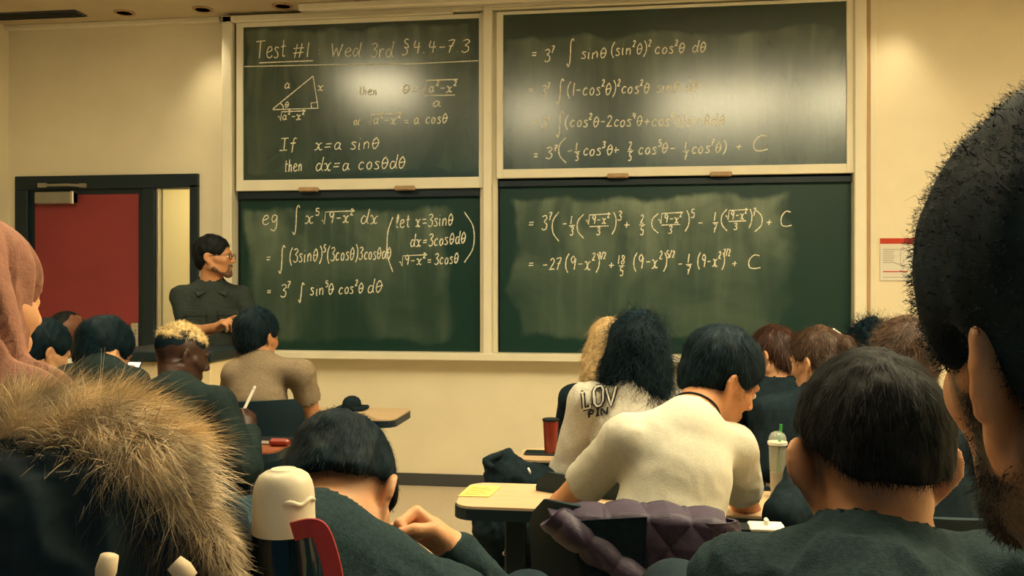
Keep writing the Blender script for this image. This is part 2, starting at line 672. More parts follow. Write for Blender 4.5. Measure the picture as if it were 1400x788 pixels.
def strands(v, nrml, n, length, width, flow, lift=0.25, droop=0.3, seg=4, seed=1, jit=0.35, idx=None, curl=0.0, wpow=1.0):
    """tapering ribbons rooted on a surface; returns verts, quads"""
    g = np.random.default_rng(seed)
    pick = g.integers(0, len(v), n) if idx is None else g.choice(idx, n)
    p = v[pick] + g.normal(size=(n, 3)) * 0.002
    nn = nrml[pick]
    t = flow(p)
    t = t - nn * np.sum(t * nn, 1, keepdims=True)
    t /= (np.linalg.norm(t, axis=1, keepdims=True) + 1e-9)
    d = t + nn * lift * g.uniform(0.2, 1.6, (n, 1)) + g.normal(size=(n, 3)) * jit
    d /= np.linalg.norm(d, axis=1, keepdims=True)
    L = length * g.uniform(0.45, 1.25, n)
    side = np.cross(d, nn)
    side /= (np.linalg.norm(side, axis=1, keepdims=True) + 1e-9)
    bend = g.normal(size=(n, 3)) * 0.25
    bend[:, 2] -= droop
    ph = g.uniform(0, 6.28, n)
    rows = []
    for s in range(seg + 1):
        u = s / seg
        c = p + d * (L * u)[:, None] + bend * (L * u * u * 0.5)[:, None]
        if curl:
            c = c + side * (np.sin(ph + u * 9) * curl * u * L)[:, None] + nn * (np.cos(ph + u * 9) * curl * u * L)[:, None]
        w = width * (1 - 0.92 * u ** wpow)
        rows.append(np.stack([c - side * w, c + side * w], 1))
    V_ = np.stack(rows, 1).reshape(-1, 3)          # n, seg+1, 2
    b = (np.arange(n) * (seg + 1) * 2)[:, None]
    F_ = []
    for s in range(seg):
        q = np.array([2 * s, 2 * s + 1, 2 * s + 3, 2 * s + 2])
        F_.append(b + q)
    return V_, np.concatenate(F_)


def join(*vf):
    v, f, n = [], [], 0
    for a, b in vf:
        v.append(a)
        f.append(b + n)
        n += len(a)
    return np.concatenate(v), np.concatenate(f)


# ------------------------------------------------------------------ people
def rot(yaw=0, pitch=0, roll=0):
    """yaw: turned to the right of the front wall's normal; pitch: nodding down; roll: tilting to the right. degrees"""
    y, p, r = (math.radians(a) for a in (yaw, pitch, roll))
    f0, r0, u0 = V(math.sin(y), math.cos(y), 0), V(math.cos(y), -math.sin(y), 0), V(0, 0, 1)
    f = math.cos(p) * f0 - math.sin(p) * u0
    u = math.sin(p) * f0 + math.cos(p) * u0
    rr = math.cos(r) * r0 - math.sin(r) * u
    u = math.cos(r) * u + math.sin(r) * r0
    return np.stack([rr, f, u], 1)


class Head:
    def __init__(s, c, R, sc=1.0):
        s.c, s.R, s.s = np.asarray(c, float), R, sc

    def w(s, *p):
        return s.c + s.R @ (s.s * np.array(p, float))

    def loc(s, v):
        return (v - s.c) @ s.R / s.s

    def lf(s, fn):
        R, c, sc = s.R, s.c, s.s

        def g(x, y, z):
            dx, dy, dz = x - c[0], y - c[1], z - c[2]
            q = [(R[0, i] * dx + R[1, i] * dy + R[2, i] * dz) / sc for i in range(3)]
            return fn(*q) * sc
        return g

    def E(s, F, c, r, k=0.02, op='u', R=None):
        RR = s.R if R is None else s.R @ R
        F.ell(s.w(*c), np.array(r) * s.s, RR, k * s.s, op)

    def C(s, F, a, b, ra, rb=None, k=0.02, op='u'):
        F.cap(s.w(*a), s.w(*b), ra * s.s, (ra if rb is None else rb) * s.s, k * s.s, op)

    def build(s, F, ear=1.0, face=True, ear_out=32):
        s.E(F, (0, -.012, .036), (.0745, .096, .084), .02)
        s.E(F, (0, .034, -.030), (.059, .058, .076), .03)
        for q in (-1, 1):
            s.C(F, (q * .052, -.002, -.052), (q * .014, .073, -.098), .021, .016, .022)      # jaw
            s.C(F, (q * .040, .066, -.022), (q * .056, .030, -.010), .018, .016, .02)        # cheekbone
        if face:
            s.C(F, (-.034, .082, .022), (.034, .082, .022), .0115, None, .014)               # brow
            for q in (-1, 1):
                s.E(F, (q * .031, .096, .003), (.017, .013, .011), .012, 's')                # socket
                s.E(F, (q * .031, .079, .002), (.0135, .0125, .0125), .003)                  # lids
            s.C(F, (0, .089, .012), (0, .110, -.026), .0075, .0105, .012)                    # nose
            for q in (-1, 1):
                s.E(F, (q * .010, .100, -.031), (.009, .009, .008), .006)
            s.C(F, (-.020, .086, -.060), (.020, .086, -.060), .0072, None, .007)             # lips
            s.C(F, (-.017, .085, -.071), (.017, .085, -.071), .0078, None, .007)
            s.C(F, (-.020, .096, -.0655), (.020, .096, -.0655), .0022, None, .004, 's')
            s.E(F, (0, .078, -.100), (.020, .016, .015), .015)                               # chin
        for q in (-1, 1):
            s.ear(F, q, ear, ear_out)

    def ear(s, F, q, e=1.0, out=32):
        a = math.radians(out)
        b = V(q * math.sin(a), -math.cos(a), 0)               # from the face towards the rim
        nn = V(q * math.cos(a), math.sin(a), 0)               # outer side of the ear
        tl = math.radians(14)
        up = math.cos(tl) * V(0, 0, 1) + math.sin(tl) * b
        b2 = math.cos(tl) * b - math.sin(tl) * V(0, 0, 1)
        at = V(q * .071, .002, -.006)
        Rl = np.stack([nn, b2, up], 1)
        c = at + b2 * .014 * e
        s.E(F, c, V(.0065, .0185, .031) * e, .006, 'u', Rl)
        s.E(F, c + up * .010 * e + b2 * .003 * e, V(.0065, .019, .021) * e, .006, 'u', Rl)
        s.E(F, c + nn * .008 * e - b2 * .002 * e + up * .004 * e, V(.0065, .010, .017) * e, .004, 's', Rl)
        pts = []
        for t in np.linspace(-0.9, 3.75, 11):                 # rim from the front round the top and the back
            pts.append(s.w(*(c + up * (.006 + .0255 * math.sin(t)) * e + b2 * (-math.cos(t) * -1 * -.0195 + .001) * e + nn * .003 * e)))
        F.chain(pts, [.0036 * e * s.s] * len(pts), .004 * s.s)
        s.E(F, c - up * .027 * e - b2 * .004 * e, V(.0055, .0095, .011) * e, .006, 'u', Rl)  # lobe

    # -------------------------------------------------------------- hair
    def hair(s, style='short', t=0.0, nape=0.0, h=.005, brow=0.0, seed=3, rough=.004, length=.03, n=2500, width=.0007,
             lift=.3, curl=0.0, droop=.3, jit=.3, side=0.0, face=.092, flowdir=None, crown=(0, -.05, .12)):
        F = Field()
        s.E(F, (0, -.014 - .2 * t, .042 + .3 * t), (.082 + t, .105 + t, .090 + t), .02)
        if style in ('short', 'crop', 'long', 'bun'):
            s.E(F, (0, -.058, -.020), (.063 + t * .5, .050 + t * .5, .060), .03)
        if style == 'long':
            s.E(F, (0, -.060, -.10), (.098 + t, .058, .15), .05)
            s.C(F, (-.072, -.03, -.03), (-.085, -.05, -.20), .032, .03, .04)
            s.C(F, (.072, -.03, -.03), (.085, -.05, -.20), .032, .03, .04)
        # open the face
        s.E(F, (0, .128, -.040 - brow), (.135, face, .110 + .25 * (face - .092)), .012, 's')
        if style in ('short', 'crop', 'buzz'):
            F.fun(s.lf(lambda x, y, z: (-.034 + nape + .62 * np.minimum(y, 0) + .25 * np.maximum(y, 0) - z) * .85), 'i', .008 * s.s)
        if style == 'bun':
            F.fun(s.lf(lambda x, y, z: (-.040 + nape + .5 * np.minimum(y, 0) - z) * .85), 'i', .01 * s.s)
            s.E(F, (0, -.128, .045), (.038, .036, .038), .012)
        if style == 'top':
            F.fun(s.lf(lambda x, y, z: (.052 + nape - z)), 'i', .012 * s.s)
        if style != 'long' and style != 'top':
            for q in (-1, 1):
                s.E(F, (q * .088, .004, -.018), (.028, .030, .038), .010, 's')
        v, f = F.mesh(h * s.s)
        v = relax(v, f, 1)
        nn = vnormals(v, f)
        L = s.loc(v)
        r = rough * s.s
        v = v + nn * (r * (wnoise(L, 55, seed, 3) + .6 * wnoise(L, 160, seed + 3, 1, (1.3, 1.3, .35))))[:, None]
        cr = s.w(*crown)
        R = s.R

        def flow(p):
            d = p - cr
            d = d / (np.linalg.norm(d, axis=1, keepdims=True) + 1e-6)
            d = d + np.array([0, 0, -.45]) + (side * R[:, 0])
            if flowdir is not None:
                d = d + np.asarray(flowdir)
            return d
        if n:
            sv, sf = strands(v, nn, n, length * s.s, width, flow, lift, droop, 4, seed + 20, jit, curl=curl)
            v, f = join((v, f), (sv, sf))
        return v, f


def hand(F, w, d, n, th, curl=.5, sc=1.0, k=.006, spread=1.0, point=False, tight=1.0):
    """wrist, direction of the fingers, palm side, thumb side"""
    d = nrm(d)
    n = nrm(n - d * (n @ d))
    th = nrm(th - d * (th @ d) - n * (th @ n))
    w = np.asarray(w, float)
    F.cap(w - d * .01 * sc, w + d * .05 * sc + th * .004, .024 * sc, .026 * sc, .015)
    kn = (.088, .092, .087, .078)
    off = (.029, .0095, -.010, -.028)
    ph = ((.040, .025, .020), (.044, .028, .021), (.041, .026, .020), (.032, .020, .017))
    for i in range(4):
        a = w + d * .03 * sc + th * off[i] * .7 * sc
        b = w + d * kn[i] * sc + th * off[i] * sc * spread
        F.cap(a, b, .0125 * sc, .0108 * sc, .010)
        ang = 0.0
        c = .12 if (point and i == 0) else curl
        p = b
        for j, (l, rr) in enumerate(zip(ph[i], (.0098, .0088, .0078))):
            ang += math.radians((72, 88, 55)[j]) * c * tight
            q = p + (d * math.cos(ang) + n * math.sin(ang)) * l * sc - th * 0.0008 * i
            F.cap(p, q, rr * sc, (rr - .0008) * sc, .004)
            p = q
    b = w + d * .022 * sc + th * .022 * sc + n * .008 * sc
    d1 = nrm(d * .72 + th * .62 + n * .35)
    d2 = nrm(d * .86 + th * .15 + n * .55 * (.4 + curl))
    d3 = nrm(d * .80 - th * .25 + n * .55 * (.4 + curl))
    q = b + d1 * .040 * sc
    r = q + d2 * .032 * sc
    t = r + d3 * .024 * sc
    F.cap(b, q, .0145 * sc, .0118 * sc, .010)
    F.cap(q, r, .0112 * sc, .0100 * sc, .005)
    F.cap(r, t, .0100 * sc, .0084 * sc, .005)


def person(label, head, hyaw=0, hpitch=15, hroll=0, tyaw=0, N=None, P_=None, sh=.168, shL=None, shR=None, elL=None, elR=None,
           wrL=None, wrR=None, skin='skin', shirt='black_cloth', sleeve='long', fold=.004, hs=1.0, lean=.10, res=.0055,
           cres=.009, ear=1.0, face=True, hands=True, handL=None, handR=None, torso=1.0, collar=.0, stand=False,
           legs=True, pants='pants', eyes=False, group=None, ear_out=32, neck_r=.054, seat=.46, nz=0.20, nb=.045, foldst=(1, 1, .55),
           foldsc=62, hem=None):
    c = P(*head)
    R = rot(hyaw, hpitch, hroll)
    H = Head(c, R, hs)
    ty = math.radians(tyaw)
    f = V(math.sin(ty), math.cos(ty), 0)
    r = V(math.cos(ty), -math.sin(ty), 0)
    N = c - V(0, 0, nz * hs) - f * nb if N is None else P(*N)
    shL = N - r * sh - V(0, 0, .055) if shL is None else P(*shL)
    shR = N + r * sh - V(0, 0, .055) if shR is None else P(*shR)
    P0 = V(N[0], N[1], 0) - f * lean + V(0, 0, seat + .11) if P_ is None else P(*P_)
    dfl = dict(L=-1, R=1)
    el, wr = dict(L=elL, R=elR), dict(L=wrL, R=wrR)
    sho = dict(L=shL, R=shR)
    for k, q in dfl.items():
        el[k] = sho[k] + r * q * .055 + f * .13 - V(0, 0, .245) if el[k] is None else P(*el[k])
        wr[k] = el[k] - r * q * .12 + f * .20 + V(0, 0, .045) if wr[k] is None else P(*wr[k])
    # ---- the body: one continuous surface
    B = Field()
    H.build(B, ear, face, ear_out)
    B.cap(H.w(0, -.022, -.045), N, neck_r * hs, (neck_r + .004) * hs, .03)
    ch = lerp(N, P0, .30)
    B.cap(N, ch, .055, .075, .04)
    for k in 'LR':
        B.cap(lerp(N, ch, .2), sho[k], .045, .045, .04)
        B.cap(sho[k], el[k], .045, .037, .02)
        B.cap(el[k], lerp(el[k], wr[k], .35), .037, .038, .015)
        B.cap(lerp(el[k], wr[k], .35), wr[k], .038, .0265, .015)
        if hands:
            fd = nrm(wr[k] - el[k])
            hp = (handL if k == 'L' else handR) or {}
            hand(B, wr[k], hp.get('d', fd), hp.get('n', V(0, 0, -1) + .2 * f), hp.get('th', -r * dfl[k]), hp.get('curl', .45), hp.get('sc', .95),
                 point=hp.get('point', False))
        else:
            B.cap(wr[k], wr[k] + nrm(wr[k] - el[k]) * .09, .027, .02, .01)
    v, fc = B.mesh(res)
    v = relax(v, fc, 1, .4)
    base = V(P0[0], P0[1], 0)
    root = mesh_obj('person', v, fc, M[skin], None, base)
    tag(root, label, 'person', group)
    if eyes:
        for q in (-1, 1):
            e = Field()
            H.E(e, (q * .031, .0835, .002), (.0115, .0115, .0105))
            ev, ef = e.mesh(.0025)
            mesh_obj('eye', ev, ef, M['eye'], root)
            e = Field()
            H.E(e, (q * .0315, .0925, .002), (.0052, .0035, .0052))
            ev, ef = e.mesh(.0015)
            mesh_obj('iris', ev, ef, M['ink'], root)
    # ---- the shirt
    up = nrm(N - P0)
    rr = nrm(shR - shL)
    fw = nrm(np.cross(up, rr))
    rr = np.cross(fw, up)
    TR = np.stack([rr, fw, up], 1)
    wd = float(np.linalg.norm(shR - shL)) * .5
    Lt = float(np.linalg.norm(N - P0))
    S = Field()
    S.ell(lerp(N, P0, .36) - fw * .003, V(wd * .88, .106 * torso, Lt * .40), TR, .06)
    S.ell(lerp(N, P0, .68), V(wd * .80, .104 * torso, Lt * .36), TR, .06)
    S.ell(P0 + up * .02, V(wd * .86, .128 * torso, .15), TR, .06)
    S.cap(lerp(N, P0, .08), lerp(N, P0, .3), .075, .10, .05)
    for k in 'LR':
        S.cap(N - up * .015, sho[k], .058, .052, .05)
        if sleeve == 'short':
            e = lerp(sho[k], el[k], .68)
            S.cap(sho[k], e, .055, .056, .03)
            S.cap(e + nrm(el[k] - sho[k]) * .030, e + nrm(el[k] - sho[k]) * .10, .062, .07, .006, 's')
        elif sleeve == 'long':
            S.cap(sho[k], el[k], .056, .048, .03)
            S.cap(el[k], lerp(el[k], wr[k], .93), .052, .038, .02)
    na = nrm(H.w(0, -.022, -.045) - N)
    S.cap(N - na * .02, N + na * (.022 + collar), (neck_r + .014) * hs, (neck_r + .013) * hs, .025)
    S.cap(N - na * .01, N + na * .20, (neck_r + .0055) * hs, (neck_r + .010) * hs, .005, 's')
    sv, sf = S.mesh(cres)
    sv = relax(sv, sf, 2, .5)
    sn = vnormals(sv, sf)
    loc = (sv - P0) @ TR
    # pulls run from the armpits and gather towards the waist
    seed = int(abs(head[0]) * 7) % 1000
    dn = np.min([np.linalg.norm(sv - N, axis=1)], 0)
    fa = np.clip((dn - .07) / .08, .12, 1) * (.55 + .45 * wnoise(loc, 9, seed + 40, 2)).clip(.1, 1.2)
    sv = sv + sn * (fold * fa * folds(loc, foldsc, seed, foldst))[:, None]
    mesh_obj('shirt', sv, sf, M[shirt], root)
    # ---- trousers and shoes
    if legs:
        L_ = Field()
        L_.ell(P0 + V(0, 0, -.005), V(.165, .125, .115), np.stack([r, f, V(0, 0, 1)], 1), .04)
        feet = []
        for q in (-1, 1):
            hp = P0 + r * q * .085 - V(0, 0, .03)
            if stand:
                kn = hp + V(0, 0, -(hp[2] - .50)) + f * .01
                an = V(kn[0], kn[1], .09) - f * .02
            else:
                kn = hp + f * .42 + r * q * .05 - V(0, 0, .005)
                an = V(kn[0], kn[1], .09) - f * .06
            L_.cap(hp, kn, .085, .060, .04)
            L_.cap(kn, an, .060, .045, .02)
            feet.append(an)
        lv, lf = L_.mesh(.014)
        lv = relax(lv, lf, 1)
        mesh_obj('trousers', lv, lf, M[pants], root)
        for a in feet:
            sF = Field()
            a0 = V(a[0], a[1], .04)
            sF.cap(a0 - f * .03, a0 + f * .13 - V(0, 0, .006), .038, .030, .02)
            sF.cap(a0, a + V(0, 0, .02), .038, .042, .02)
            sF.fun(lambda x, y, z: (0.002 - z) + 0 * x + 0 * y, 'i', .006)
            qv, qf = sF.mesh(.010)
            mesh_obj('shoe', qv, qf, M['shoe'], root)
    return dict(root=root, H=H, N=N, P0=P0, f=f, r=r, sho=sho, el=el, wr=wr, TR=TR, up=up, fw=fw, rr=rr)


def add_hair(p, m, name='hair', **kw):
    v, f = p['H'].hair(**kw)
    return mesh_obj(name, v, f, M[m], p['root'])


def glasses(p, m='ink'):
    H = p['H']
    b = MB()
    for q in (-1, 1):
        ring = [H.w(q * .033 + .022 * math.cos(t), .103 - .006 * abs(math.cos(t)) * 0, .000 + .017 * math.sin(t)) for t in np.linspace(0, 2 * math.pi, 17)[:-1]]
        b.tube(ring, .0018, 6, True)
        b.tube([H.w(q * .055, .102, .006), H.w(q * .076, .075, .008), H.w(q * .080, .0, .006)], .0017, 6)
    b.tube([H.w(-.011, .104, .003), H.w(0, .109, .006), H.w(.011, .104, .003)], .0017, 6)
    return b.build('glasses', M[m], p['root'], smooth=True)


def stubble_region(p, skin, hair_col, soft):
    """short hair growing on part of the body (a beard, a shaved nape); soft(local) gives its density 0..1"""
    o = p['root']
    me = o.data
    v = np.array([tuple(q.co) for q in me.vertices]) + np.array(o.location)
    k = np.clip(soft(p['H'].loc(v)), 0, 1).astype(np.float32)
    at = me.attributes.new('stubble', 'FLOAT', 'POINT')
    at.data.foreach_set('value', k)
    m = M[skin].copy()
    m.name = skin + '_with_stubble'
    nt = m.node_tree
    N, L = nt.nodes, nt.links
    b = N['Principled BSDF']
    src = b.inputs['Base Color'].links[0].from_socket
    a = N.new('ShaderNodeAttribute')
    a.attribute_name = 'stubble'
    tc = N.new('ShaderNodeTexCoord')
    n = N.new('ShaderNodeTexNoise')
    n.inputs['Scale'].default_value = 420
    L.new(tc.outputs['Object'], n.inputs['Vector'])
    ad = N.new('ShaderNodeMath')
    ad.operation = 'MULTIPLY_ADD'
    L.new(n.outputs[0], ad.inputs[0])
    ad.inputs[1].default_value = .9
    ad.inputs[2].default_value = .5
    mu = N.new('ShaderNodeMath')
    mu.operation = 'MULTIPLY'
    mu.use_clamp = True
    L.new(a.outputs['Fac'], mu.inputs[0])
    L.new(ad.outputs[0], mu.inputs[1])
    mx = N.new('ShaderNodeMix')
    mx.data_type = 'RGBA'
    L.new(mu.outputs[0], mx.inputs[0])
    L.new(src, mx.inputs[6])
    mx.inputs[7].default_value = (*hair_col, 1)
    L.new(mx.outputs[2], b.inputs['Base Color'])
    me.materials.clear()
    me.materials.append(m)


# ------------------------------------------------------------------ furniture builders
def chair(label, x, y, yaw=0.0, group='classroom chairs', m='dark_plastic', seat=.46, back=.86, src=None):
    """plastic shell chair facing +Y at yaw 0; base on the floor under the seat's middle"""
    root = empty('classroom_chair', (x, y, 0), label, 'chair', group)
    a = math.radians(yaw)
    c0 = V(x, y, 0)
    RR = np.array([[math.cos(a), math.sin(a), 0], [-math.sin(a), math.cos(a), 0], [0, 0, 1]])

    def T(*p):
        return c0 + RR @ np.array(p, float)
    # seat: a thin dished sheet
    n = 12
    vs, fs = [], []

    def sheet(fn, nu, nv, th):
        g = [[np.array(fn(u / nu, v / nv), float) for v in range(nv + 1)] for u in range(nu + 1)]
        vv, ff = [], []
        for lay in (0, 1):
            for u in range(nu + 1):
                for v in range(nv + 1):
                    du = g[min(u + 1, nu)][v] - g[max(u - 1, 0)][v]
                    dv = g[u][min(v + 1, nv)] - g[u][max(v - 1, 0)]
                    nn = nrm(np.cross(du, dv))
                    vv.append(T(*(g[u][v] - nn * th * lay)))
        k = (nu + 1) * (nv + 1)

        def id_(l, u, v):
            return l * k + u * (nv + 1) + v
        for u in range(nu):
            for v in range(nv):
                ff.append((id_(0, u, v), id_(0, u + 1, v), id_(0, u + 1, v + 1), id_(0, u, v + 1)))
                ff.append((id_(1, u, v), id_(1, u, v + 1), id_(1, u + 1, v + 1), id_(1, u + 1, v)))
        for u in range(nu):
            for v in (0, nv):
                ff.append((id_(0, u, v), id_(0, u + 1, v), id_(1, u + 1, v), id_(1, u, v)))
        for v in range(nv):
            for u in (0, nu):
                ff.append((id_(0, u, v), id_(0, u, v + 1), id_(1, u, v + 1), id_(1, u, v)))
        return vv, ff

    def rnd(u, w, c):      # half width narrowing towards both ends: rounded corners
        e = min(u, 1 - u)
        return w - c * max(0, 1 - e / .18) ** 2

    def seatf(u, v):
        w = rnd(u, .22, .035)
        xx = (v * 2 - 1) * w
        return (xx, -.21 + .42 * u, seat - .018 * (1 - (v * 2 - 1) ** 2) * math.sin(math.pi * min(1, u * 1.1)) - .02 * max(0, u - .8) / .2)

    def backf(u, v):
        w = rnd(u, .215, .04)
        xx = (v * 2 - 1) * w
        return (xx, -.235 - .06 * u - .028 * (1 - (v * 2 - 1) ** 2) + .0, seat + .13 + (back - seat - .13) * u)
    b = MB().add(*sheet(seatf, 12, 10, .012))
    b.build('seat', M[m], root, smooth='auto')
    b = MB().add(*sheet(backf, 12, 10, .012))
    b.build('backrest', M[m], root, smooth='auto')
    for q in (-1, 1):
        MB().tube([T(q * .17, .16, seat - .035), T(q * .20, .20, .012)], .012, 8).build('leg', M['steel'], root, smooth='auto')
        MB().tube([T(q * .17, -.17, seat - .035), T(q * .20, -.23, .012)], .012, 8).build('leg', M['steel'], root, smooth='auto')
        MB().tube([T(q * .17, .16, seat - .03), T(q * .17, -.17, seat - .03), T(q * .165, -.25, seat + .06), T(q * .165, -.278, seat + .26)], .011, 8).build('back_support', M['steel'], root, smooth='auto')
    return root


def desk(label, u0, u1, z0, z1, top=.80, m='laminate', group='classroom tables', round_=.06):
    """table laid out square to the front wall: u0..u1 along X, z0..z1 along Y"""
    cx, cy = (u0 + u1) / 2, (z0 + z1) / 2
    root = empty('classroom_table', (cx, cy, 0), label, 'table', group)

    def ring(z, ins=0.0):
        pts = []
        for (qx, qy, a0) in ((u1, z1, 0), (u0, z1, 90), (u0, z0, 180), (u1, z0, 270)):
            sx, sy = (1 if qx == u1 else -1), (1 if qy == z1 else -1)
            for t in np.linspace(0, 90, 6):
                a = math.radians(a0 + t)
                pts.append(V(qx - sx * round_ + (round_ - ins) * math.cos(a), qy - sy * round_ + (round_ - ins) * math.sin(a), z))
        return pts
    MB().prism(ring(top - .008, .004), V(0, 0, .008)).build('tabletop', M[m], root)
    MB().prism(ring(top - .038), V(0, 0, .031)).build('edge_band', M['black'], root)
    for x in (u0 + .16, u1 - .16):
        b = MB().box((x - .03, cy - .02, .05), (x + .03, cy + .02, top - .038), bev=.006)
        l = b.build('leg', M['black'], root)
        MB().box((x - .03, z0 + .03, .0), (x + .03, z1 - .03, .05), bev=.01).build('foot', M['black'], l)
    MB().box((u0 + .2, cy + .03, top - .30), (u1 - .2, cy + .045, top - .039)).build('modesty_panel', M['black'], root)
    return root


# ------------------------------------------------------------------ the room
CEIL = 3.31
XLEFT, XRIGHT, YBACK = -4.575, 3.4, -1.6


def struct(mb, name, m, parent=None, smooth=False):
    o = mb.build(name, m, parent, smooth=smooth)
    if parent is None:
        o['kind'] = 'structure'
    return o


struct(MB().box((XLEFT - .1, YBACK, -.1), (XRIGHT + .1, YWALL + 1.6, 0)), 'floor', M['floor'])
struct(MB().box((XLEFT - .1, YBACK, CEIL), (XRIGHT + .1, YWALL + .1, CEIL + .1)), 'ceiling', M['ceil'])
# front wall with the doorway opening
DX0, DX1, DZ1 = -4.505, -3.075, 2.195
b = MB()
b.box((XLEFT - .1, YWALL, 0), (DX0, YWALL + .12, CEIL))
b.box((DX0, YWALL, DZ1), (DX1, YWALL + .12, CEIL))
b.box((DX1, YWALL, 0), (XRIGHT + .1, YWALL + .12, CEIL))
struct(b, 'wall_front', M['wall'])
struct(MB().box((XLEFT - .1, YBACK, 0), (XLEFT, YWALL, CEIL)), 'wall_left', M['wall_l'])
struct(MB().box((XRIGHT, YBACK, 0), (XRIGHT + .1, YWALL, CEIL)), 'wall_right', M['wall_l'])
struct(MB().box((DX1, YWALL - .012, 0), (XRIGHT, YWALL, .085), bev=.003), 'baseboard_front', M['base'])
# corridor beyond the sidelight
b = MB()
b.box((XLEFT - .1, YWALL + 1.45, 0), (-1.6, YWALL + 1.55, CEIL))
b.box((-2.0, YWALL + .12, 0), (-1.9, YWALL + 1.45, CEIL))
struct(b, 'wall_corridor', M['corridor'])
struct(MB().box((XLEFT - .1, YWALL + .12, 2.7), (-1.9, YWALL + 1.45, 2.8)), 'ceiling_corridor', M['ceil'])

# ceiling cove moulding line along the front wall
struct(MB().box((XLEFT, YWALL - .05, CEIL - .035), (-2.90, YWALL, CEIL), bev=.006), 'trim_1', M['alu'])

# door set: frame, leaf, sidelight
dr = MB()
dr.box((DX0, YWALL - .03, DZ1 - .10), (DX1, YWALL + .10, DZ1), bev=.004)
dr.box((DX0, YWALL - .03, 0), (DX0 + .10, YWALL + .10, DZ1 - .10), bev=.004)
dr.box((DX1 - .062, YWALL - .03, 0), (DX1, YWALL + .10, DZ1 - .08), bev=.004)
dr.box((-3.50, YWALL - .03, 0), (-3.408, YWALL + .10, DZ1 - .10), bev=.004)
dr.box((-3.408, YWALL - .03, 0), (DX1 - .062, YWALL + .10, .95), bev=.004)
dframe = struct(dr, 'door_1', M['black'])
leaf = struct(MB().box((DX0 + .10, YWALL + .01, .01), (-3.50, YWALL + .055, DZ1 - .10), bev=.003), 'door_leaf', M['red_door'], dframe)
b = MB()
b.box((DX0 + .10, YWALL + .002, .01), (DX0 + .135, YWALL + .012, DZ1 - .10))
b.box((-3.545, YWALL + .002, .01), (-3.50, YWALL + .012, DZ1 - .10))
b.box((DX0 + .135, YWALL + .002, DZ1 - .135), (-3.545, YWALL + .012, DZ1 - .10))
struct(b, 'door_stop', M['black'], dframe)
struct(MB().box((-3.405, YWALL + .03, .95), (DX1 - .062, YWALL + .036, DZ1 - .10)), 'sidelight_pane', M['glass'], dframe)
b = MB().box((-3.408, YWALL - .005, .95), (-3.385, YWALL + .03, DZ1 - .10), bev=.003)
struct(b, 'glazing_bead', M['steel'], dframe)
cl = struct(MB().box((-4.33, YWALL - .055, 1.99), (-4.02, YWALL + .005, 2.075), bev=.006), 'door_closer', M['grey_metal'], leaf)
b = MB().box((-4.045, YWALL - .058, 1.986), (-4.02, YWALL - .0, 2.079), bev=.004)
struct(b, 'closer_end', M['steel'], leaf)
b = MB().tube([V(-4.29, YWALL - .035, 2.125), V(-4.05, YWALL - .07, 2.122), V(-3.95, YWALL - .035, 2.118)], .010, 8)
b.box((-4.31, YWALL - .05, 2.108), (-4.24, YWALL - .005, 2.142), bev=.004).box((-3.985, YWALL - .05, 2.105), (-3.93, YWALL - .0, 2.135), bev=.004)
struct(b, 'closer_arm', M['grey_metal'], leaf)
b = MB().box((-3.60, YWALL - .012, .90), (-3.545, YWALL + .012, 1.12), bev=.006)
b.tube([V(-3.572, YWALL, 1.0), V(-3.572, YWALL - .06, 1.0), V(-3.69, YWALL - .065, 1.0)], .014, 10)
b.lathe([(.018, 0), (.018, .012)], V(-3.572, YWALL - .02, 1.06), 16)
struct(b, 'door_handle', M['steel'], leaf)
b = MB()
b.lathe([(.02, 0), (.02, .04)], V(-3.0, YWALL + 1.43, 1.02), 12)
struct(MB().box((-3.425, YWALL + 1.435, 1.06), (-3.395, YWALL + 1.45, 1.15), bev=.003), 'trim_2', M['steel'])

# ------------------------------------------------------------------ chalkboards
OFFL, OFFU = .045, .095
YL, YU = YWALL - OFFL, YWALL - OFFU


def X(px, py=300, off=OFFL):
    return W(px, py, off)[0]


def Z(px, py, off=OFFL):
    return W(px, py, off)[2]


# casing that carries the four boards
fx0, fx1 = -2.79, 1.475
zt, zb = 3.285, .925
casing = empty('chalkboard_casing', (-.65, YWALL, zb), 'pale wall casing with tracks that carries the four green chalkboards', 'board frame')
MB().box((fx0, YWALL - .02, zb), (fx1, YWALL - .002, zt)).build('backing', M['gap'], casing)
MB().box((fx0 - .055, YWALL - .13, zb), (fx0 + .018, YWALL - .002, zt), bev=.006).build('stile', M['alu'], casing)
MB().box((-1.015, YWALL - .075, zb), (-.895, YWALL - .02, zt), bev=.006).box((-.985, YWALL - .14, zb), (-.925, YWALL - .075, zt), bev=.006).build('stile', M['alu'], casing)
MB().box((fx1 - .055, YWALL - .13, zb), (fx1 + .02, YWALL - .002, zt), bev=.006).build('stile', M['alu'], casing)
MB().box((fx1 + .028, YWALL - .06, zb - .05), (fx1 + .062, YWALL - .002, CEIL - .002), bev=.004).build('side_strip', M['tan_trim'], casing)
MB().box((fx1 + .062, YWALL - .03, zb - .05), (fx1 + .105, YWALL - .002, CEIL - .002), bev=.004).build('side_strip', M['alu'], casing)
MB().box((fx0 - .07, YWALL - .02, zb), (fx0 - .060, YWALL - .002, CEIL - .04)).build('edge_gap', M['gap'], casing)
MB().box((fx0 - .055, YWALL - .13, zt - .045), (-1.2, YWALL - .02, zt), bev=.004).box((-1.2, YWALL - .13, zt - .03), (fx1 + .02, YWALL - .02, zt), bev=.004).build('head_rail', M['alu'], casing)
MB().box((fx0 - .055, YWALL - .155, zb - .04), (fx1 + .02, YWALL - .002, zb + .012), bev=.006).build('chalk_tray', M['alu'], casing)


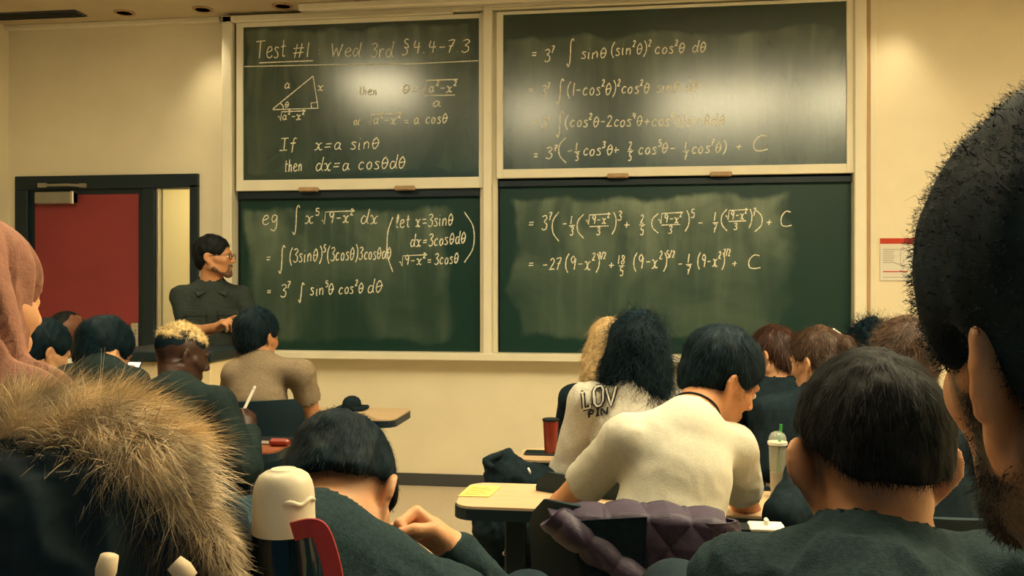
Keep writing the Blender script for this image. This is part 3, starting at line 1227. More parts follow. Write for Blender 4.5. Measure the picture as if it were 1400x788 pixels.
def board(label, x0, x1, z0, z1, y, rail, seed, dust, wipe, rough, patch, handles=(), dark_top=0.0, spec=1.0, coat=1.0):
    """slate x0..x1, z0..z1 with its front face at y; rail = widths left, right, bottom, top"""
    root = empty('chalkboard', ((x0 + x1) / 2, y, z0), label, 'chalkboard')
    MB().box((x0, y, z0), (x1, y + .022, z1)).build('slate', board_mat('slate_%d' % seed, dust, wipe, seed, rough, patch, spec, coat), root)
    l, r_, bt, tp = rail
    b = MB()
    if l:
        b.box((x0 - l, y - .012, z0 - bt), (x0, y + .024, z1 + tp), bev=.003)
    if r_:
        b.box((x1, y - .012, z0 - bt), (x1 + r_, y + .024, z1 + tp), bev=.003)
    if bt:
        b.box((x0, y - .014, z0 - bt), (x1, y + .024, z0), bev=.003)
    if tp:
        b.box((x0, y - .012, z1), (x1, y + .024, z1 + tp), bev=.003)
    if b.v:
        b.build('board_frame', M['alu'], root)
    if dark_top:
        MB().box((x0, y - .035, z1), (x1, y + .024, z1 + dark_top), bev=.003).build('top_rail', M['black'], root)
    for hx in handles:
        q = MB().box((hx - .07, y - .045, z0 - bt - .012), (hx + .07, y - .013, z0 - bt + .018), bev=.006)
        q.box((hx - .055, y - .052, z0 - bt - .008), (hx + .055, y - .043, z0 - bt + .004), bev=.003)
        q.build('pull_handle', M['tan_trim'], root)
    return root


ul = board('upper left chalkboard headed by an underlined test notice, small right triangle below it', X(333, 100, OFFU), X(655, 100, OFFU),
           Z(333, 247, OFFU), Z(500, 31, OFFU), YU, (.05, .05, .075, .03), 3, .30, .22, .225, (0.0, 1.0, 0.02, .98), (X(424, 250, OFFU), X(555, 250, OFFU)), 0.0, 1.0, .35)
ur = board('upper right chalkboard with four integral lines of cosines and strong lamp glare', X(688, 100, OFFU), X(1157, 100, OFFU),
           Z(688, 232, OFFU), Z(900, 12, OFFU), YU, (.045, .045, .06, .02), 11, .24, .20, .225, (0.0, 1.0, -.05, .86), (X(845, 240, OFFU), X(985, 240, OFFU)), 0.0, 1.0, .35)
ll = board('lower left chalkboard with the worked example and a bracketed substitution', X(329, 300), X(657, 300), Z(333, 480), Z(333, 273), YL,
           (0, 0, 0, 0), 23, .42, .22, .42, (.02, .90, .06, .95), (), .055, .35, 0.0)
lr = board('lower right chalkboard with two lines of bracketed roots over a dusty erased patch', X(683, 300), X(1163, 300), Z(683, 482), Z(700, 256), YL,
           (0, 0, 0, 0), 37, .58, .22, .42, (.03, .85, .08, .94), (), .04, .35, 0.0)

# ------------------------------------------------------------------ handwriting (stroke letters)
G = {
    'T': (.75, '0,.98 .4,1 .8,1.02|.4,1 .38,.5 .36,0'), 'e': (.55, '.05,.3 .3,.36 .48,.45 .4,.62 .2,.6 .06,.35 .12,.08 .35,.0 .55,.12'),
    's': (.42, '.4,.55 .2,.62 .08,.5 .3,.3 .36,.1 .2,0 .0,.06'), 't': (.4, '.2,.95 .18,.4 .2,.05 .38,.04|.0,.62 .4,.66'),
    '#': (.7, '.25,.95 .15,0|.55,.95 .45,0|.0,.62 .7,.66|.0,.3 .68,.34'), '1': (.25, '.12,1 .1,.5 .1,0'), ':': (.25, '.1,.2 .13,.22|.1,.55 .13,.57'),
    'W': (.9, '0,1 .18,.05|.18,.05 .42,.7|.42,.7 .62,.05|.62,.05 .9,1'), 'd': (.55, '.42,.52 .2,.6 .04,.3 .15,.02 .38,.12 .46,.42|.58,1.12 .52,.6 .48,.2 .60,.0'),
    '3': (.5, '.02,.9 .3,1 .46,.82 .2,.55|.2,.55 .46,.4 .44,.1 .2,-.02 .0,.1'), 'r': (.4, '.06,.6 .08,.0|.08,.35 .2,.58 .4,.55'),
    '§': (.5, '.42,1.1 .2,1.15 .1,.95 .4,.7 .4,.5 .1,.55|.12,.55 .38,.3 .38,.05 .1,-.1 .0,.02'), '4': (.55, '.1,1 .06,.5 .5,.5|.38,.9 .36,0'),
    '.': (.2, '.08,.0 .11,.03'), '-': (.5, '.05,.42 .45,.44'), '7': (.5, '.0,.95 .45,1 .25,.45 .15,0|.08,.5 .4,.54'),
    'a': (.58, '.42,.52 .2,.6 .03,.3 .12,.03 .35,.15 .45,.55|.45,.55 .42,.15 .58,.02'), 'x': (.6, '.0,.55 .15,.6 .28,.3 .4,.02 .58,.08|.55,.6 .38,.5 .2,.08 .02,.02'),
    'θ': (.55, '.3,.95 .1,.7 .05,.3 .2,.0 .42,.2 .5,.6 .3,.95|.02,.42 .55,.52'), 'o': (.5, '.25,.6 .05,.35 .15,.02 .38,.1 .42,.45 .25,.6'),
    'I': (.6, '.3,1 .3,0|.0,1 .6,1.02|.0,0 .6,.02'), 'f': (.5, '.5,.95 .3,1 .24,.6 .2,-.2|.02,.55 .45,.58'),
    'h': (.55, '.08,1.05 .06,.0|.06,.35 .28,.58 .42,.4 .42,.05 .52,.02'), 'n': (.55, '.05,.58 .06,.0|.06,.35 .28,.6 .42,.4 .42,.02'),
    'i': (.25, '.1,.58 .1,.05 .2,.02|.12,.85 .14,.87'), '=': (.6, '.05,.55 .5,.57|.05,.28 .5,.3'), 'c': (.5, '.45,.5 .25,.6 .05,.3 .18,.02 .45,.1'),
    'g': (.55, '.45,.5 .2,.6 .05,.35 .2,.1 .42,.3 .46,.5|.46,.5 .45,-.2 .25,-.45 .0,-.3'), 'l': (.3, '.05,.1 .25,.8 .18,1.05 .08,.6 .12,.05 .3,.05'),
    '(': (.35, '.3,1.15 .08,.75 .08,.2 .3,-.22'), ')': (.35, '.05,1.15 .27,.75 .27,.2 .05,-.22'), '5': (.5, '.45,1 .1,.98 .08,.55|.08,.55 .4,.55 .42,.1 .2,-.02 .02,.08'),
    '2': (.5, '.04,.8 .25,1 .42,.75 .2,.3 .0,.0|.0,.0 .5,.04'), '9': (.5, '.45,.75 .25,1 .06,.75 .25,.5 .45,.8|.45,.8 .4,.4 .35,0'),
    '8': (.5, '.4,.85 .2,1 .1,.78 .4,.3 .25,0 .05,.2 .35,.6 .4,.85'), '6': (.5, '.4,.95 .12,.6 .06,.2 .25,0 .42,.2 .3,.42 .08,.25'),
    '+': (.6, '.05,.4 .52,.43|.28,.66 .27,.15'), 'C': (.9, '.8,.95 .4,1 .08,.6 .15,.1 .5,-.02 .95,.05'), '/': (.4, '.4,1.1 .0,-.1'), ' ': (.4, ''),
    '~': (.6, '.05,.5 .3,.56 .55,.46'),
}


def smooth(pts, n=5):
    pts = [np.array(p, float) for p in pts]
    if len(pts) < 3:
        return pts
    q = [2 * pts[0] - pts[1]] + pts + [2 * pts[-1] - pts[-2]]
    out = []
    for i in range(1, len(q) - 2):
        for s in range(n):
            t = s / n
            a, b, c, d = q[i - 1], q[i], q[i + 1], q[i + 2]
            out.append(.5 * (2 * b + (c - a) * t + (2 * a - 5 * b + 4 * c - d) * t * t + (3 * b - a - 3 * c + d) * t ** 3))
    return out + [pts[-1]]


grd = np.random.default_rng(5)


def layout(txt, size):
    """-> list of strokes in units of pixels (x right, y up) and the total width"""
    x, out = 0.0, []
    i, sup = 0, False
    while i < len(txt):
        ch = txt[i]
        i += 1
        if ch == '^':
            sup = True
            continue
        w, s = G[ch]
        sz = size * (.55 if sup else 1)
        dy = size * (.68 if sup else 0)
        for st in s.split('|'):
            if st:
                pts = [tuple(float(c) for c in p.split(',')) for p in st.split()]
                jx, jy = grd.normal(0, .02, 2)
                out.append([(x + (a + jx + .10 * b) * sz, dy + (b + jy) * sz) for a, b in smooth(pts)])
        x += (w + .16) * sz
        sup = False
    return out, x


class Chalk:
    def __init__(s, root, off, name='chalk_line'):
        s.root, s.off, s.name, s.b = root, off + .0016, name, MB()

    def stroke(s, pts, w=1.6):
        """pts: photo pixels"""
        s.lay = (getattr(s, 'lay', 0) + 1) % 12          # later strokes lie over earlier ones
        p = [W(a, c, s.off + .00025 * s.lay) for a, c in pts]
        k = w / 205.0 * .5
        vs, fs = [], []
        m = len(p)
        for i in range(m):
            t = nrm(p[min(i + 1, m - 1)] - p[max(i - 1, 0)])
            nn = V(-t[2], 0, t[0])
            kk = k * grd.uniform(.75, 1.15)
            vs += [p[i] + nn * kk, p[i] - nn * kk]
        for i in range(m - 1):
            fs.append((2 * i, 2 * i + 1, 2 * i + 3, 2 * i + 2))
        s.b.add(vs, fs)
        return s

    def text(s, txt, x0, x1, y, size, y1=None, w=1.6):
        st, tot = layout(txt, size)
        k = (x1 - x0) / tot
        y1 = y if y1 is None else y1
        for q in st:
            s.stroke([(x0 + a * k, y + (y1 - y) * (a * k) / max(1, x1 - x0) - c) for a, c in q], w)
        return s

    def integral(s, x0, x1, yt, yb):
        xm = (x0 + x1) / 2
        return s.stroke(smooth([(x1, yt + 3), (x1 - 2, yt), (xm + .5, yt + 6), (xm, (yt + yb) / 2), (xm - 1, yb - 6), (x0 + 2, yb), (x0, yb - 4)], 6))

    def paren(s, x0, x1, yt, yb, left=True):
        a, c = (x1, x0) if left else (x0, x1)
        return s.stroke(smooth([(a, yt), (c, yt * .7 + yb * .3), (c, yt * .3 + yb * .7), (a, yb)], 6))

    def root_(s, x0, x1, yt, yb):
        return s.stroke([(x0, yb - 5), (x0 + 1.5, yb - 6)]).stroke([(x0 + 1.5, yb - 6), (x0 + 3.5, yb), (x0 + 5, yt), (x1, yt - 1.5)])

    def frac(s, a, c, x, y, size, w=8):
        s.text(a, x - size * .24 * len(a), x + size * .24 * len(a), y - 2.5, size)
        s.stroke([(x - w / 2, y), (x + w / 2, y - .6)])
        return s.text(c, x - size * .24, x + size * .24, y + size + 1.5, size)

    def done(s):
        o = s.b.build(s.name, M['chalk'], s.root, fix=False)
        s.b = MB()
        return o


def mirror_up(o):
    return o


c = Chalk(ul, OFFU)
c.text('Test', 349, 392, 80, 24, 78, 1.6).text('#1', 400, 426, 79, 20, 78, 1.6).text(':', 434, 440, 78, 18).text('Wed', 452, 494, 78, 18, 77)
c.text('3rd', 507, 538, 78, 19).text('§', 550, 561, 74, 18).text('4.4-7.3', 564, 644, 73, 17, 71).done()
c.stroke([(354, 86), (390, 84.5), (428, 83)], 1.8).stroke([(334, 91), (450, 88.5), (560, 87.5), (654, 83)], 1.5).done()
c.stroke([(373, 149), (428, 104)]).stroke([(428, 104), (435, 148)]).stroke([(435, 148), (373, 150)]).stroke([(426, 148), (425, 141), (433, 140)])
c.stroke(smooth([(383, 141), (387, 145), (387, 150)], 4)).text('a', 389, 399, 121, 12).text('x', 434, 444, 124, 11).text('θ', 389, 396, 147, 8)
c.root_(380, 418, 153, 165).text('a^2-x^2', 386, 417, 164, 11).done()
c.text('then', 490, 516, 130, 12).text('θ=', 550, 575, 128, 13).root_(578, 626, 110, 127).text('a^2-x^2', 586, 625, 126, 13)
c.stroke([(580, 131), (622, 130)]).text('a', 592, 605, 146, 13).done()
c.text('or', 483, 494, 171, 11).root_(503, 551, 157, 172).text('a^2-x^2', 510, 549, 170, 13).text('=', 552, 561, 171, 11).text('a cosθ', 566, 613, 170, 14, 168).done()
c.text('If', 383, 407, 206, 16, 205, 1.5).text('x=a sinθ', 430, 521, 206, 16, 203, 1.5).done()
c.text('then', 389, 414, 235, 16, 234, 1.5).text('dx=a cosθdθ', 431, 556, 234, 17, 230, 1.5).done()

c = Chalk(ur, OFFU)
c.text('=', 726, 736, 80, 14).text('3^7', 744, 759, 84, 17).integral(775, 785, 53, 91).text('sinθ', 794, 831, 80, 15).text('(sin^2θ)^2', 835, 891, 76, 16, 74).text('cos^2θ dθ', 895, 967, 74, 15, 71).done()
c.text('=', 722, 731, 128, 12).text('3^7', 740, 753, 132, 15).integral(761, 771, 108, 143).text('(1-cos^2θ)^2', 775, 849, 131, 17, 129).text('cos^2θ sinθ dθ', 849, 957, 128, 15, 125).done()
c.text('=', 728, 736, 172, 12).text('3^7', 741, 753, 175, 14).integral(761, 770, 152, 188).text('(cos^2θ-2cos^4θ+cos^6θ)sinθdθ', 772, 992, 174, 15, 171).done()
c.text('=', 729, 737, 217, 12).text('3^7', 746, 763, 217, 15).paren(765, 774, 188, 223).stroke([(776, 207), (782, 206)]).frac('1', '3', 789, 208, 10).text('cos^3θ+', 797, 849, 213, 15, 211)
c.frac('2', '5', 862, 207, 11).text('cos^5θ-', 872, 925, 211, 15, 209).frac('1', '7', 938, 207, 10).text('cos^7θ)', 945, 995, 210, 15, 208).text('+', 1006, 1017, 206, 13).text('C', 1028, 1052, 207, 20, 205).done()

c = Chalk(ll, OFFL)
c.text('eg', 358, 382, 308, 20, 306, 1.5).integral(400, 410, 281, 321).text('x^5', 417, 438, 306, 17).root_(440, 485, 290, 307).text('9-x^2', 449, 484, 305, 16).text('dx', 493, 519, 306, 18).done()
c.text('=', 364, 372, 359, 13).integral(381, 390, 336, 374).text('(3sinθ)^5', 395, 446, 359, 18, 357).text('(3cosθ)', 447, 491, 357, 18, 355).text('3cosθdθ', 491, 536, 355, 17, 354).done()
c.text('=', 364, 372, 404, 12).text('3^7', 383, 398, 406, 17).integral(408, 416, 387, 414).text('sin^5θ', 424, 458, 404, 16, 403).text('cos^2θ', 463, 498, 402, 15, 401).text('dθ', 502, 525, 401, 17, 399).done()
c.paren(530, 537, 297, 372).text('let x=3sinθ', 541, 621, 312, 17, 308).text('dx=3cosθdθ', 561, 638, 338, 16, 333).root_(546, 584, 350, 364).text('9-x^2', 553, 583, 362, 13).text('=', 584, 592, 362, 12).text('3cosθ', 594, 628, 362, 15, 360)
c.paren(635, 647, 290, 359, False).done()

c = Chalk(lr, OFFL)
c.text('=', 722, 732, 312, 14).text('3^7', 741, 755, 314, 19).paren(756, 764, 290, 330).text('-', 769, 777, 312, 14).frac('1', '3', 782, 309, 11).paren(790, 798, 293, 326)
c.root_(801, 835, 294, 307).text('9-x^2', 809, 834, 306, 12).stroke([(806, 310), (832, 309)]).text('3', 815, 821, 321, 10).text(')^3', 836, 851, 316, 22).text('+', 852, 864, 314, 15)
c.frac('2', '5', 878, 308, 12).paren(892, 900, 292, 319).root_(900, 934, 292, 306).text('9-x^2', 908, 933, 305, 12).stroke([(904, 308), (930, 307)]).text('3', 914, 920, 319, 10).text(')^5', 936, 951, 312, 21)
c.text('-', 954, 963, 311, 14).frac('1', '7', 978, 305, 12).paren(987, 994, 286, 316).root_(992, 1023, 288, 301).text('9-x^2', 999, 1022, 300, 12).stroke([(996, 303), (1020, 302)]).text('3', 1003, 1009, 314, 9).text(')^7', 1023, 1034, 308, 19)
c.paren(1032, 1041, 286, 317, False).text('+', 1047, 1058, 310, 14).text('C', 1066, 1084, 309, 20).done()
c.text('=', 722, 732, 367, 13).text('-27', 742, 769, 369, 16).text('(9-x^2)', 772, 822, 369, 19).text('3/2', 818, 829, 354, 9).text('+', 831, 842, 369, 14).frac('18', '5', 850, 364, 12).text('(9-x^2)', 865, 914, 367, 19).text('5/2', 911, 923, 352, 9)
c.text('-', 926, 934, 367, 14).frac('1', '7', 942, 362, 12).text('(9-x^2)', 953, 992, 365, 17).text('7/2', 989, 999, 350, 9).text('+', 1000, 1010, 366, 13).text('C', 1021, 1041, 367, 18).done()

# ------------------------------------------------------------------ things along the front wall
scr = empty('projection_screen_housing', (-.75, YWALL - .2, CEIL - .06), 'long white screen housing under the ceiling above the chalkboards', 'screen housing')
sx0, sx1 = W(410, 14, .22)[0], W(1082, 2, .22)[0]
MB().box((sx0, YWALL - .27, CEIL - .052), (sx1, YWALL - .17, CEIL - .001), bev=.01).build('housing', M['alu'], scr)
MB().box((sx0 + .02, YWALL - .225, CEIL - .062), (sx1 - .02, YWALL - .215, CEIL - .05), bev=.003).build('slat_bar', M['steel'], scr)

pst = empty('safety_notice', (1.745, YWALL, 1.42), 'small white printed notice with a red header on the right of the chalkboards', 'notice')
px0, px1, pz0, pz1 = 1.607, 1.905, 1.425, 1.70
MB().box((px0, YWALL - .010, pz0), (px1, YWALL - .0005, pz1), bev=.002).build('sheet', M['paper'], pst)
MB().box((px0, YWALL - .0112, pz1 - .036), (px1, YWALL - .0101, pz1)).build('header_band', M['print_red'], pst)
b = MB()
for i in range(7):
    b.box((px0 + .018, YWALL - .0110, pz1 - .075 - .014 * i), (px0 + .018 + (.075 if i else .13) * (1 - .08 * (i % 3)), YWALL - .0101, pz1 - .070 - .014 * i))
for (q0, q1, w0, w1) in ((.125, .285, .088, .091), (.125, .285, .195, .198)):
    b.box((px0 + q0, YWALL - .0110, pz0 + w0), (px0 + q1, YWALL - .0101, pz0 + w1))
for xx in (.125, .283):
    b.box((px0 + xx, YWALL - .0110, pz0 + .088), (px0 + xx + .003, YWALL - .0101, pz0 + .198))
b.box((px0 + .018, YWALL - .0110, pz0 + .020), (px0 + .16, YWALL - .0101, pz0 + .024))
b.build('print', M['print_grey'], pst)
b = MB().box((px0 + .018, YWALL - .0110, pz0 + .055), (px0 + .17, YWALL - .0101, pz0 + .062))
b.build('red_line', M['print_red'], pst)
b = MB().prism([V(px0 + .205 + a, YWALL - .0101, pz0 + .045 + c2) for a, c2 in ((0, .022), (0, .008), (.009, 0), (.018, .008), (.018, .022))], V(0, -.0009, 0))
b.build('emblem', M['ink'], pst)

# recessed wall washers along the front of the ceiling
hxs = [-4.9 + .0] and [-3.52, -2.94, -2.36, -1.78, -1.2, -.62, -.04, .54, 1.12, 1.70, 2.28, 2.86]
names = ['first', 'second', 'third', 'fourth', 'fifth', 'sixth', 'seventh', 'eighth', 'ninth', 'tenth', 'eleventh', 'twelfth']
for i, hx in enumerate(hxs):
    y = YWALL - .20 - .02
    d = empty('recessed_downlight', (hx, y, CEIL), '%s dark recessed downlight from the left above the front wall' % names[i], 'downlight', 'recessed downlights along the front wall')
    cz = CEIL
    MB().lathe([(.072, -.004), (.072, .0), (.055, .0), (.052, -.004), (.052, -.007), (.072, -.007), (.072, -.004)], V(hx, y, cz - .0005), 28).build('trim_ring', M['tan_trim'], d, smooth='auto')
    MB().lathe([(.0001, -.0015), (.054, -.0015), (.054, -.0045), (.0001, -.0045)], V(hx, y, cz), 28).build('baffle', M['ink'], d)
    if i in (1, 9):
        li = bpy.data.lights.new('downlight_lamp', 'SPOT')
        li.energy = DOWNLIGHT_POWER
        li.color = (1.0, .84, .52)
        li.spot_size = math.radians(80)
        li.spot_blend = 1.0
        li.shadow_soft_size = .08
        lo = bpy.data.objects.new('downlight_lamp', li)
        COL.objects.link(lo)
        lo.parent = d
        lo.location = (0, 0, -.02)
        lo.rotation_euler = (math.radians(4), 0, 0)

v_ = empty('ceiling_vent', (-4.15, YWALL - .24, CEIL), 'dark slot air vent in the ceiling by the left corner', 'vent')
MB().box((-4.5, YWALL - .33, CEIL - .012), (-3.82, YWALL - .19, CEIL - .001), bev=.003).build('grille', M['base'], v_)
b = MB()
for k in range(4):
    b.box((-4.49, YWALL - .318 + .034 * k, CEIL - .016), (-3.83, YWALL - .306 + .034 * k, CEIL - .012))
b.build('blade', M['gap'], v_)

# fluorescent ceiling panels (the glare on the upper boards mirrors them)
for i, (lx, ly, wx, wy, lab) in enumerate([
        (-2.35, 3.6, .60, 1.0, 'ceiling light panel nearest the doorway side of the room'),
        (-1.05, 2.2, .60, 1.2, 'ceiling light panel set lengthways over the left seats'),
        (.95, 2.4, 1.2, 1.4, 'ceiling light panel over the middle of the right seats'),
        (2.2, 2.4, .9, 1.4, 'ceiling light panel nearest the right wall'),
        (.55, .35, 1.2, .60, 'ceiling light panel over the rear seats')]):
    t = empty('ceiling_light', (lx, ly, CEIL), lab, 'ceiling light', 'fluorescent ceiling panels')
    x0, x1, y0, y1 = lx - wx / 2, lx + wx / 2, ly - wy / 2, ly + wy / 2
    b = MB()
    for (a0, a1, c0, c1) in ((x0 - .03, x0, y0 - .03, y1 + .03), (x1, x1 + .03, y0 - .03, y1 + .03), (x0, x1, y0 - .03, y0), (x0, x1, y1, y1 + .03)):
        b.box((a0, c0, CEIL - .022), (a1, c1, CEIL - .001), bev=.003)
    b.build('frame', M['white'], t)
    MB().box((x0, y0, CEIL - .016), (x1, y1, CEIL - .004)).build('diffuser', M['panel_dim' if ly < 1 else 'panel'], t)

t = empty('ceiling_light', (-3.3, YWALL + .8, 2.7), 'corridor ceiling light beyond the doorway sidelight', 'ceiling light')
MB().box((-3.7, YWALL + .6, 2.66), (-2.9, YWALL + 1.0, 2.70), bev=.004).build('frame', M['white'], t)
MB().box((-3.66, YWALL + .64, 2.652), (-2.94, YWALL + .96, 2.661)).build('diffuser', emit_mat('corridor_diffuser', LAMP, 42.0), t)

# teacher's counter
cn = P(180, 475, 4.50)
cx1 = P(308, 475, 4.50)[0]
cx0 = -2.60
cy0, cy1 = 4.12, 4.58
ct = empty('teacher_counter', ((cx0 + cx1) / 2, (cy0 + cy1) / 2, 0), 'cream teaching counter with a thick black top in front of the door', 'counter')
MB().box((cx0 + .02, cy0 + .03, .08), (cx1 - .02, cy1 - .03, 1.02), bev=.004).build('body', M['corridor'], ct)
MB().box((cx0 + .04, cy0 + .06, 0), (cx1 - .04, cy1 - .06, .08)).build('plinth', M['base'], ct)
MB().box((cx0, cy0, 1.02), (cx1, cy1, 1.075), bev=.008).build('countertop', M['black'], ct)


# ------------------------------------------------------------------ tables
desk('classroom table in the front left row under the taupe shirt', -2.30, -1.05, 3.86, 4.22)
TF = desk('classroom table in the second left row where the bleached-hair student writes', -2.22, -1.28, 3.06, 3.29, m='redwood')
TL = desk('classroom table with the red cup and dark phone on its pale top', -.395, .42, 3.05, 3.29)
TM = desk('nearest pale-topped table with a yellow sheet, in front of the white T-shirt', -.49, .52, 2.40, 2.70)
desk('table hidden behind the slumped student in teal', -1.15, -.36, 1.72, 2.06)
desk('table at the right with a small white case lying on it', .33, .98, 1.62, 2.16, top=.825)
desk('near table carrying the cream-capped bottle', -.47, .22, .56, .975)
desk('front right table under the auburn-haired student', .05, 2.3, 4.40, 4.76)

# ------------------------------------------------------------------ the teacher
t = person('person standing in profile by the door, in glasses and a dark short-sleeved shirt, pointing', (293, 352, 5.05),
           hyaw=82, hpitch=-2, tyaw=152, N=(289, 392, 5.08), sh=.165, stand=True, seat=.80,
           elR=(258, 458, 4.98), wrR=(297, 448, 4.78), elL=(346, 450, 5.10), wrL=(338, 476, 4.80),
           handR=dict(curl=.7, point=True, d=V(.75, -.35, .42), n=V(.2, .3, -1), th=V(0, .8, .6)), skin='skin_tan', shirt='grey_green', sleeve='short', fold=.006, lean=.0,
           face=True, eyes=True, neck_r=.056, collar=.012, res=.005, pants='pants')
add_hair(t, 'hair_dark', style='crop', t=.0005, brow=.0, n=2500, length=.014, lift=.25, width=.0010)
H = t['H']
F = Field()
H.E(F, (0, .0785, -.100), (.021, .018, .016))
H.C(F, (-.020, .0885, -.051), (.020, .0885, -.051), .0060)
for q in (-1, 1):
    H.C(F, (q * .050, .010, -.062), (q * .014, .0735, -.0985), .0205, .0172, .02)
    H.C(F, (q * .020, .0885, -.051), (q * .022, .082, -.085), .006, .008, .01)
fv, ff = F.mesh(.004)
mesh_obj('beard', fv, ff, M['stubble'], t['root'])
glasses(t)


def on_torso(p, a, up, d):
    """a: across (own right), up: share of the spine from the pelvis, d: out from the chest"""
    return lerp(p['P0'], p['N'], up) + p['rr'] * a + p['fw'] * d


# shirt collar, placket, pockets
b = MB()
for q in (-1, 1):
    n0 = t['N']
    p0 = n0 + t['rr'] * q * .070 + t['up'] * .026 + t['fw'] * .010
    p1 = n0 + t['rr'] * q * .020 + t['fw'] * .082 - t['up'] * .030
    p2 = n0 + t['rr'] * q * .075 + t['fw'] * .088 - t['up'] * .058
    p3 = n0 + t['rr'] * q * .100 + t['fw'] * .045 - t['up'] * .015
    b.prism([p0, p1, p2, p3], t['fw'] * .006 + t['up'] * .006)
b.build('shirt_collar', M['grey_green'], t['root'])
b = MB()
for q in (-1, 1):
    c = on_torso(t, q * .085, .60, .118)
    b.box(c - V(.052, .004, .060), c + V(.052, .004, .050), R=np.stack([t['rr'], t['fw'], t['up']], 1), c=c, bev=.003)
    b.box(c + V(-.056, -.001, .028), c + V(.056, .008, .062), R=np.stack([t['rr'], t['fw'], t['up']], 1), c=c, bev=.003)
b.build('shirt_pocket', M['grey_green'], t['root'])

# ------------------------------------------------------------------ students, left
C_ = person('person with a black bowl haircut and dark green jacket looking down at a phone', (142, 484, 3.20), hyaw=22, hpitch=22, hroll=5, hs=.96,
            tyaw=18, N=(138, 508, 3.12), shL=(95, 522, 3.12), shR=(182, 526, 3.10), elL=(82, 590, 3.2), elR=(200, 575, 3.25), wrR=(178, 520, 3.42), wrL=(120, 580, 3.4),
            shirt='green_jkt', fold=.007, skin='skin', collar=.010, neck_r=.052, res=.006)
add_hair(C_, 'hair_black', style='short', t=.008, nape=.010, n=2500, length=.02, lift=.1, width=.0010)
cb = MB()
D_ = person('person with close-cropped greying hair and a pale collar, seated by the red door', (92, 459, 4.60), hs=1.05, hyaw=12, hpitch=12, N=(90, 504, 4.57),
            sh=.18, shirt='white_tee', skin='skin_brown', fold=.004, res=.006, ear=1.05, collar=.012)
add_hair(D_, 'hair_dark', style='buzz', t=-.009, n=900, length=.006, rough=.001, h=.0045)
E_ = person('person with short black hair half hidden behind the pink scarf', (60, 482, 3.75), hyaw=32, hpitch=22, N=(54, 522, 3.72), sh=.18,
            shirt='black_cloth', skin='skin', res=.006, tyaw=15)
add_hair(E_, 'hair_black', style='short', t=.007, n=1500, length=.02, lift=.15, width=.0010)

F_ = person('person with bleached curls over dark shaved sides, in a dark green top, writing', (248, 488, 3.25), hyaw=42, hpitch=14, hroll=-2, tyaw=18, hs=.96,
            N=(240, 534, 3.12), shL=(204, 545, 3.10), shR=(298, 552, 3.08), elR=(337, 640, 3.02), wrR=(343, 590, 3.30), elL=(190, 640, 3.2), wrL=(225, 620, 3.4),
            handR=dict(curl=.75, n=V(-.8, .2, -.5), th=V(0, .3, 1), sc=.95, d=V(-.35, .5, .7)), P_=(262, 705, 3.02),
            shirt='green_jkt', fold=.008, skin='skin_dark', res=.005, neck_r=.055, pants='jeans')
add_hair(F_, 'hair_black', style='buzz', t=-.008, n=0, rough=.0005, h=.0045, name='faded_hair')
add_hair(F_, 'hair_bleach', style='top', t=-.006, nape=.012, n=5200, length=.013, lift=1.0, width=.0011, curl=.5, rough=.007, droop=.1, jit=.6, name='curly_top_hair')
pe = MB()
pa, pb_ = P(331, 566, 3.36), P(349, 528, 3.40)
pen = empty('stylus_pen', pa, 'slim white stylus held up by the writing student in dark green', 'pen')
b = MB().tube([pa, lerp(pa, pb_, .86)], [.0058, .0058], 10)
b.build('barrel', M['white'], pen, smooth='auto')
MB().tube([lerp(pa, pb_, .86), lerp(pa, pb_, .89)], .0062, 10).build('band', M['steel'], pen, smooth='auto')
MB().tube([lerp(pa, pb_, .89), lerp(pa, pb_, .98), pb_], [.0058, .0056, .003], 10).build('end_cap', M['white'], pen, smooth='auto')
MB().tube([pa, pa - (pb_ - pa) * .14], [.0058, .0012], 10).build('tip', M['white'], pen, smooth='auto')

G_ = person('person with thick dark hair and a taupe T-shirt seated below the chalkboard', (352, 462, 3.92), hs=.98, hyaw=20, hpitch=4, hroll=1, tyaw=-18,
            N=(353, 497, 3.88), shL=(322, 512, 3.86), shR=(412, 510, 3.84), elR=(427, 570, 3.92), wrR=(404, 572, 4.12), elL=(312, 570, 3.95), wrL=(340, 572, 4.14),
            shirt='tan_tee', sleeve='short', fold=.007, skin='skin_tan', res=.006, foldst=(.6, 1, 1.2), cres=.008)
add_hair(G_, 'hair_black', style='short', t=.006, nape=.002, n=2500, length=.024, lift=.5, width=.0010)

# slumped student in the middle
I_ = person('person in a dark teal T-shirt with black hair, head bowed onto a fist', (464, 688, 1.36), hyaw=11, hpitch=60, hroll=-14, tyaw=8,
            N=(420, 750, 1.23), shL=(335, 792, 1.20), shR=(616, 832, 1.28), elR=(690, 850, 1.56), wrR=(620, 752, 1.50), elL=(345, 850, 1.45), wrL=(420, 860, 1.6),
            handR=dict(d=V(-.80, -.05, .55), n=V(-.3, -.75, -.5), th=V(-.1, .5, 1), curl=1.0, sc=1.0),
            shirt='teal_tee', sleeve='long', fold=.011, skin='skin', res=.0042, cres=.006, neck_r=.058, collar=.004, P_=(500, 920, 1.29), ear=1.1, nz=.2, ear_out=30)
add_hair(I_, 'hair_black', style='short', t=.004, nape=.060, n=7000, length=.015, lift=.05, width=.0005, h=.0035, rough=.004, droop=.1, jit=.2)
stubble_region(I_, 'skin', (0.09, 0.055, 0.036), lambda c: np.clip((c[:, 2] - .62 * np.minimum(c[:, 1], 0) + .034 - .060 + .045) / .05, 0, 1) * np.clip((-.0 - c[:, 1]) / .02, 0, 1)
               * np.clip((.070 - np.abs(c[:, 0])) / .004, 0, 1) * .75)

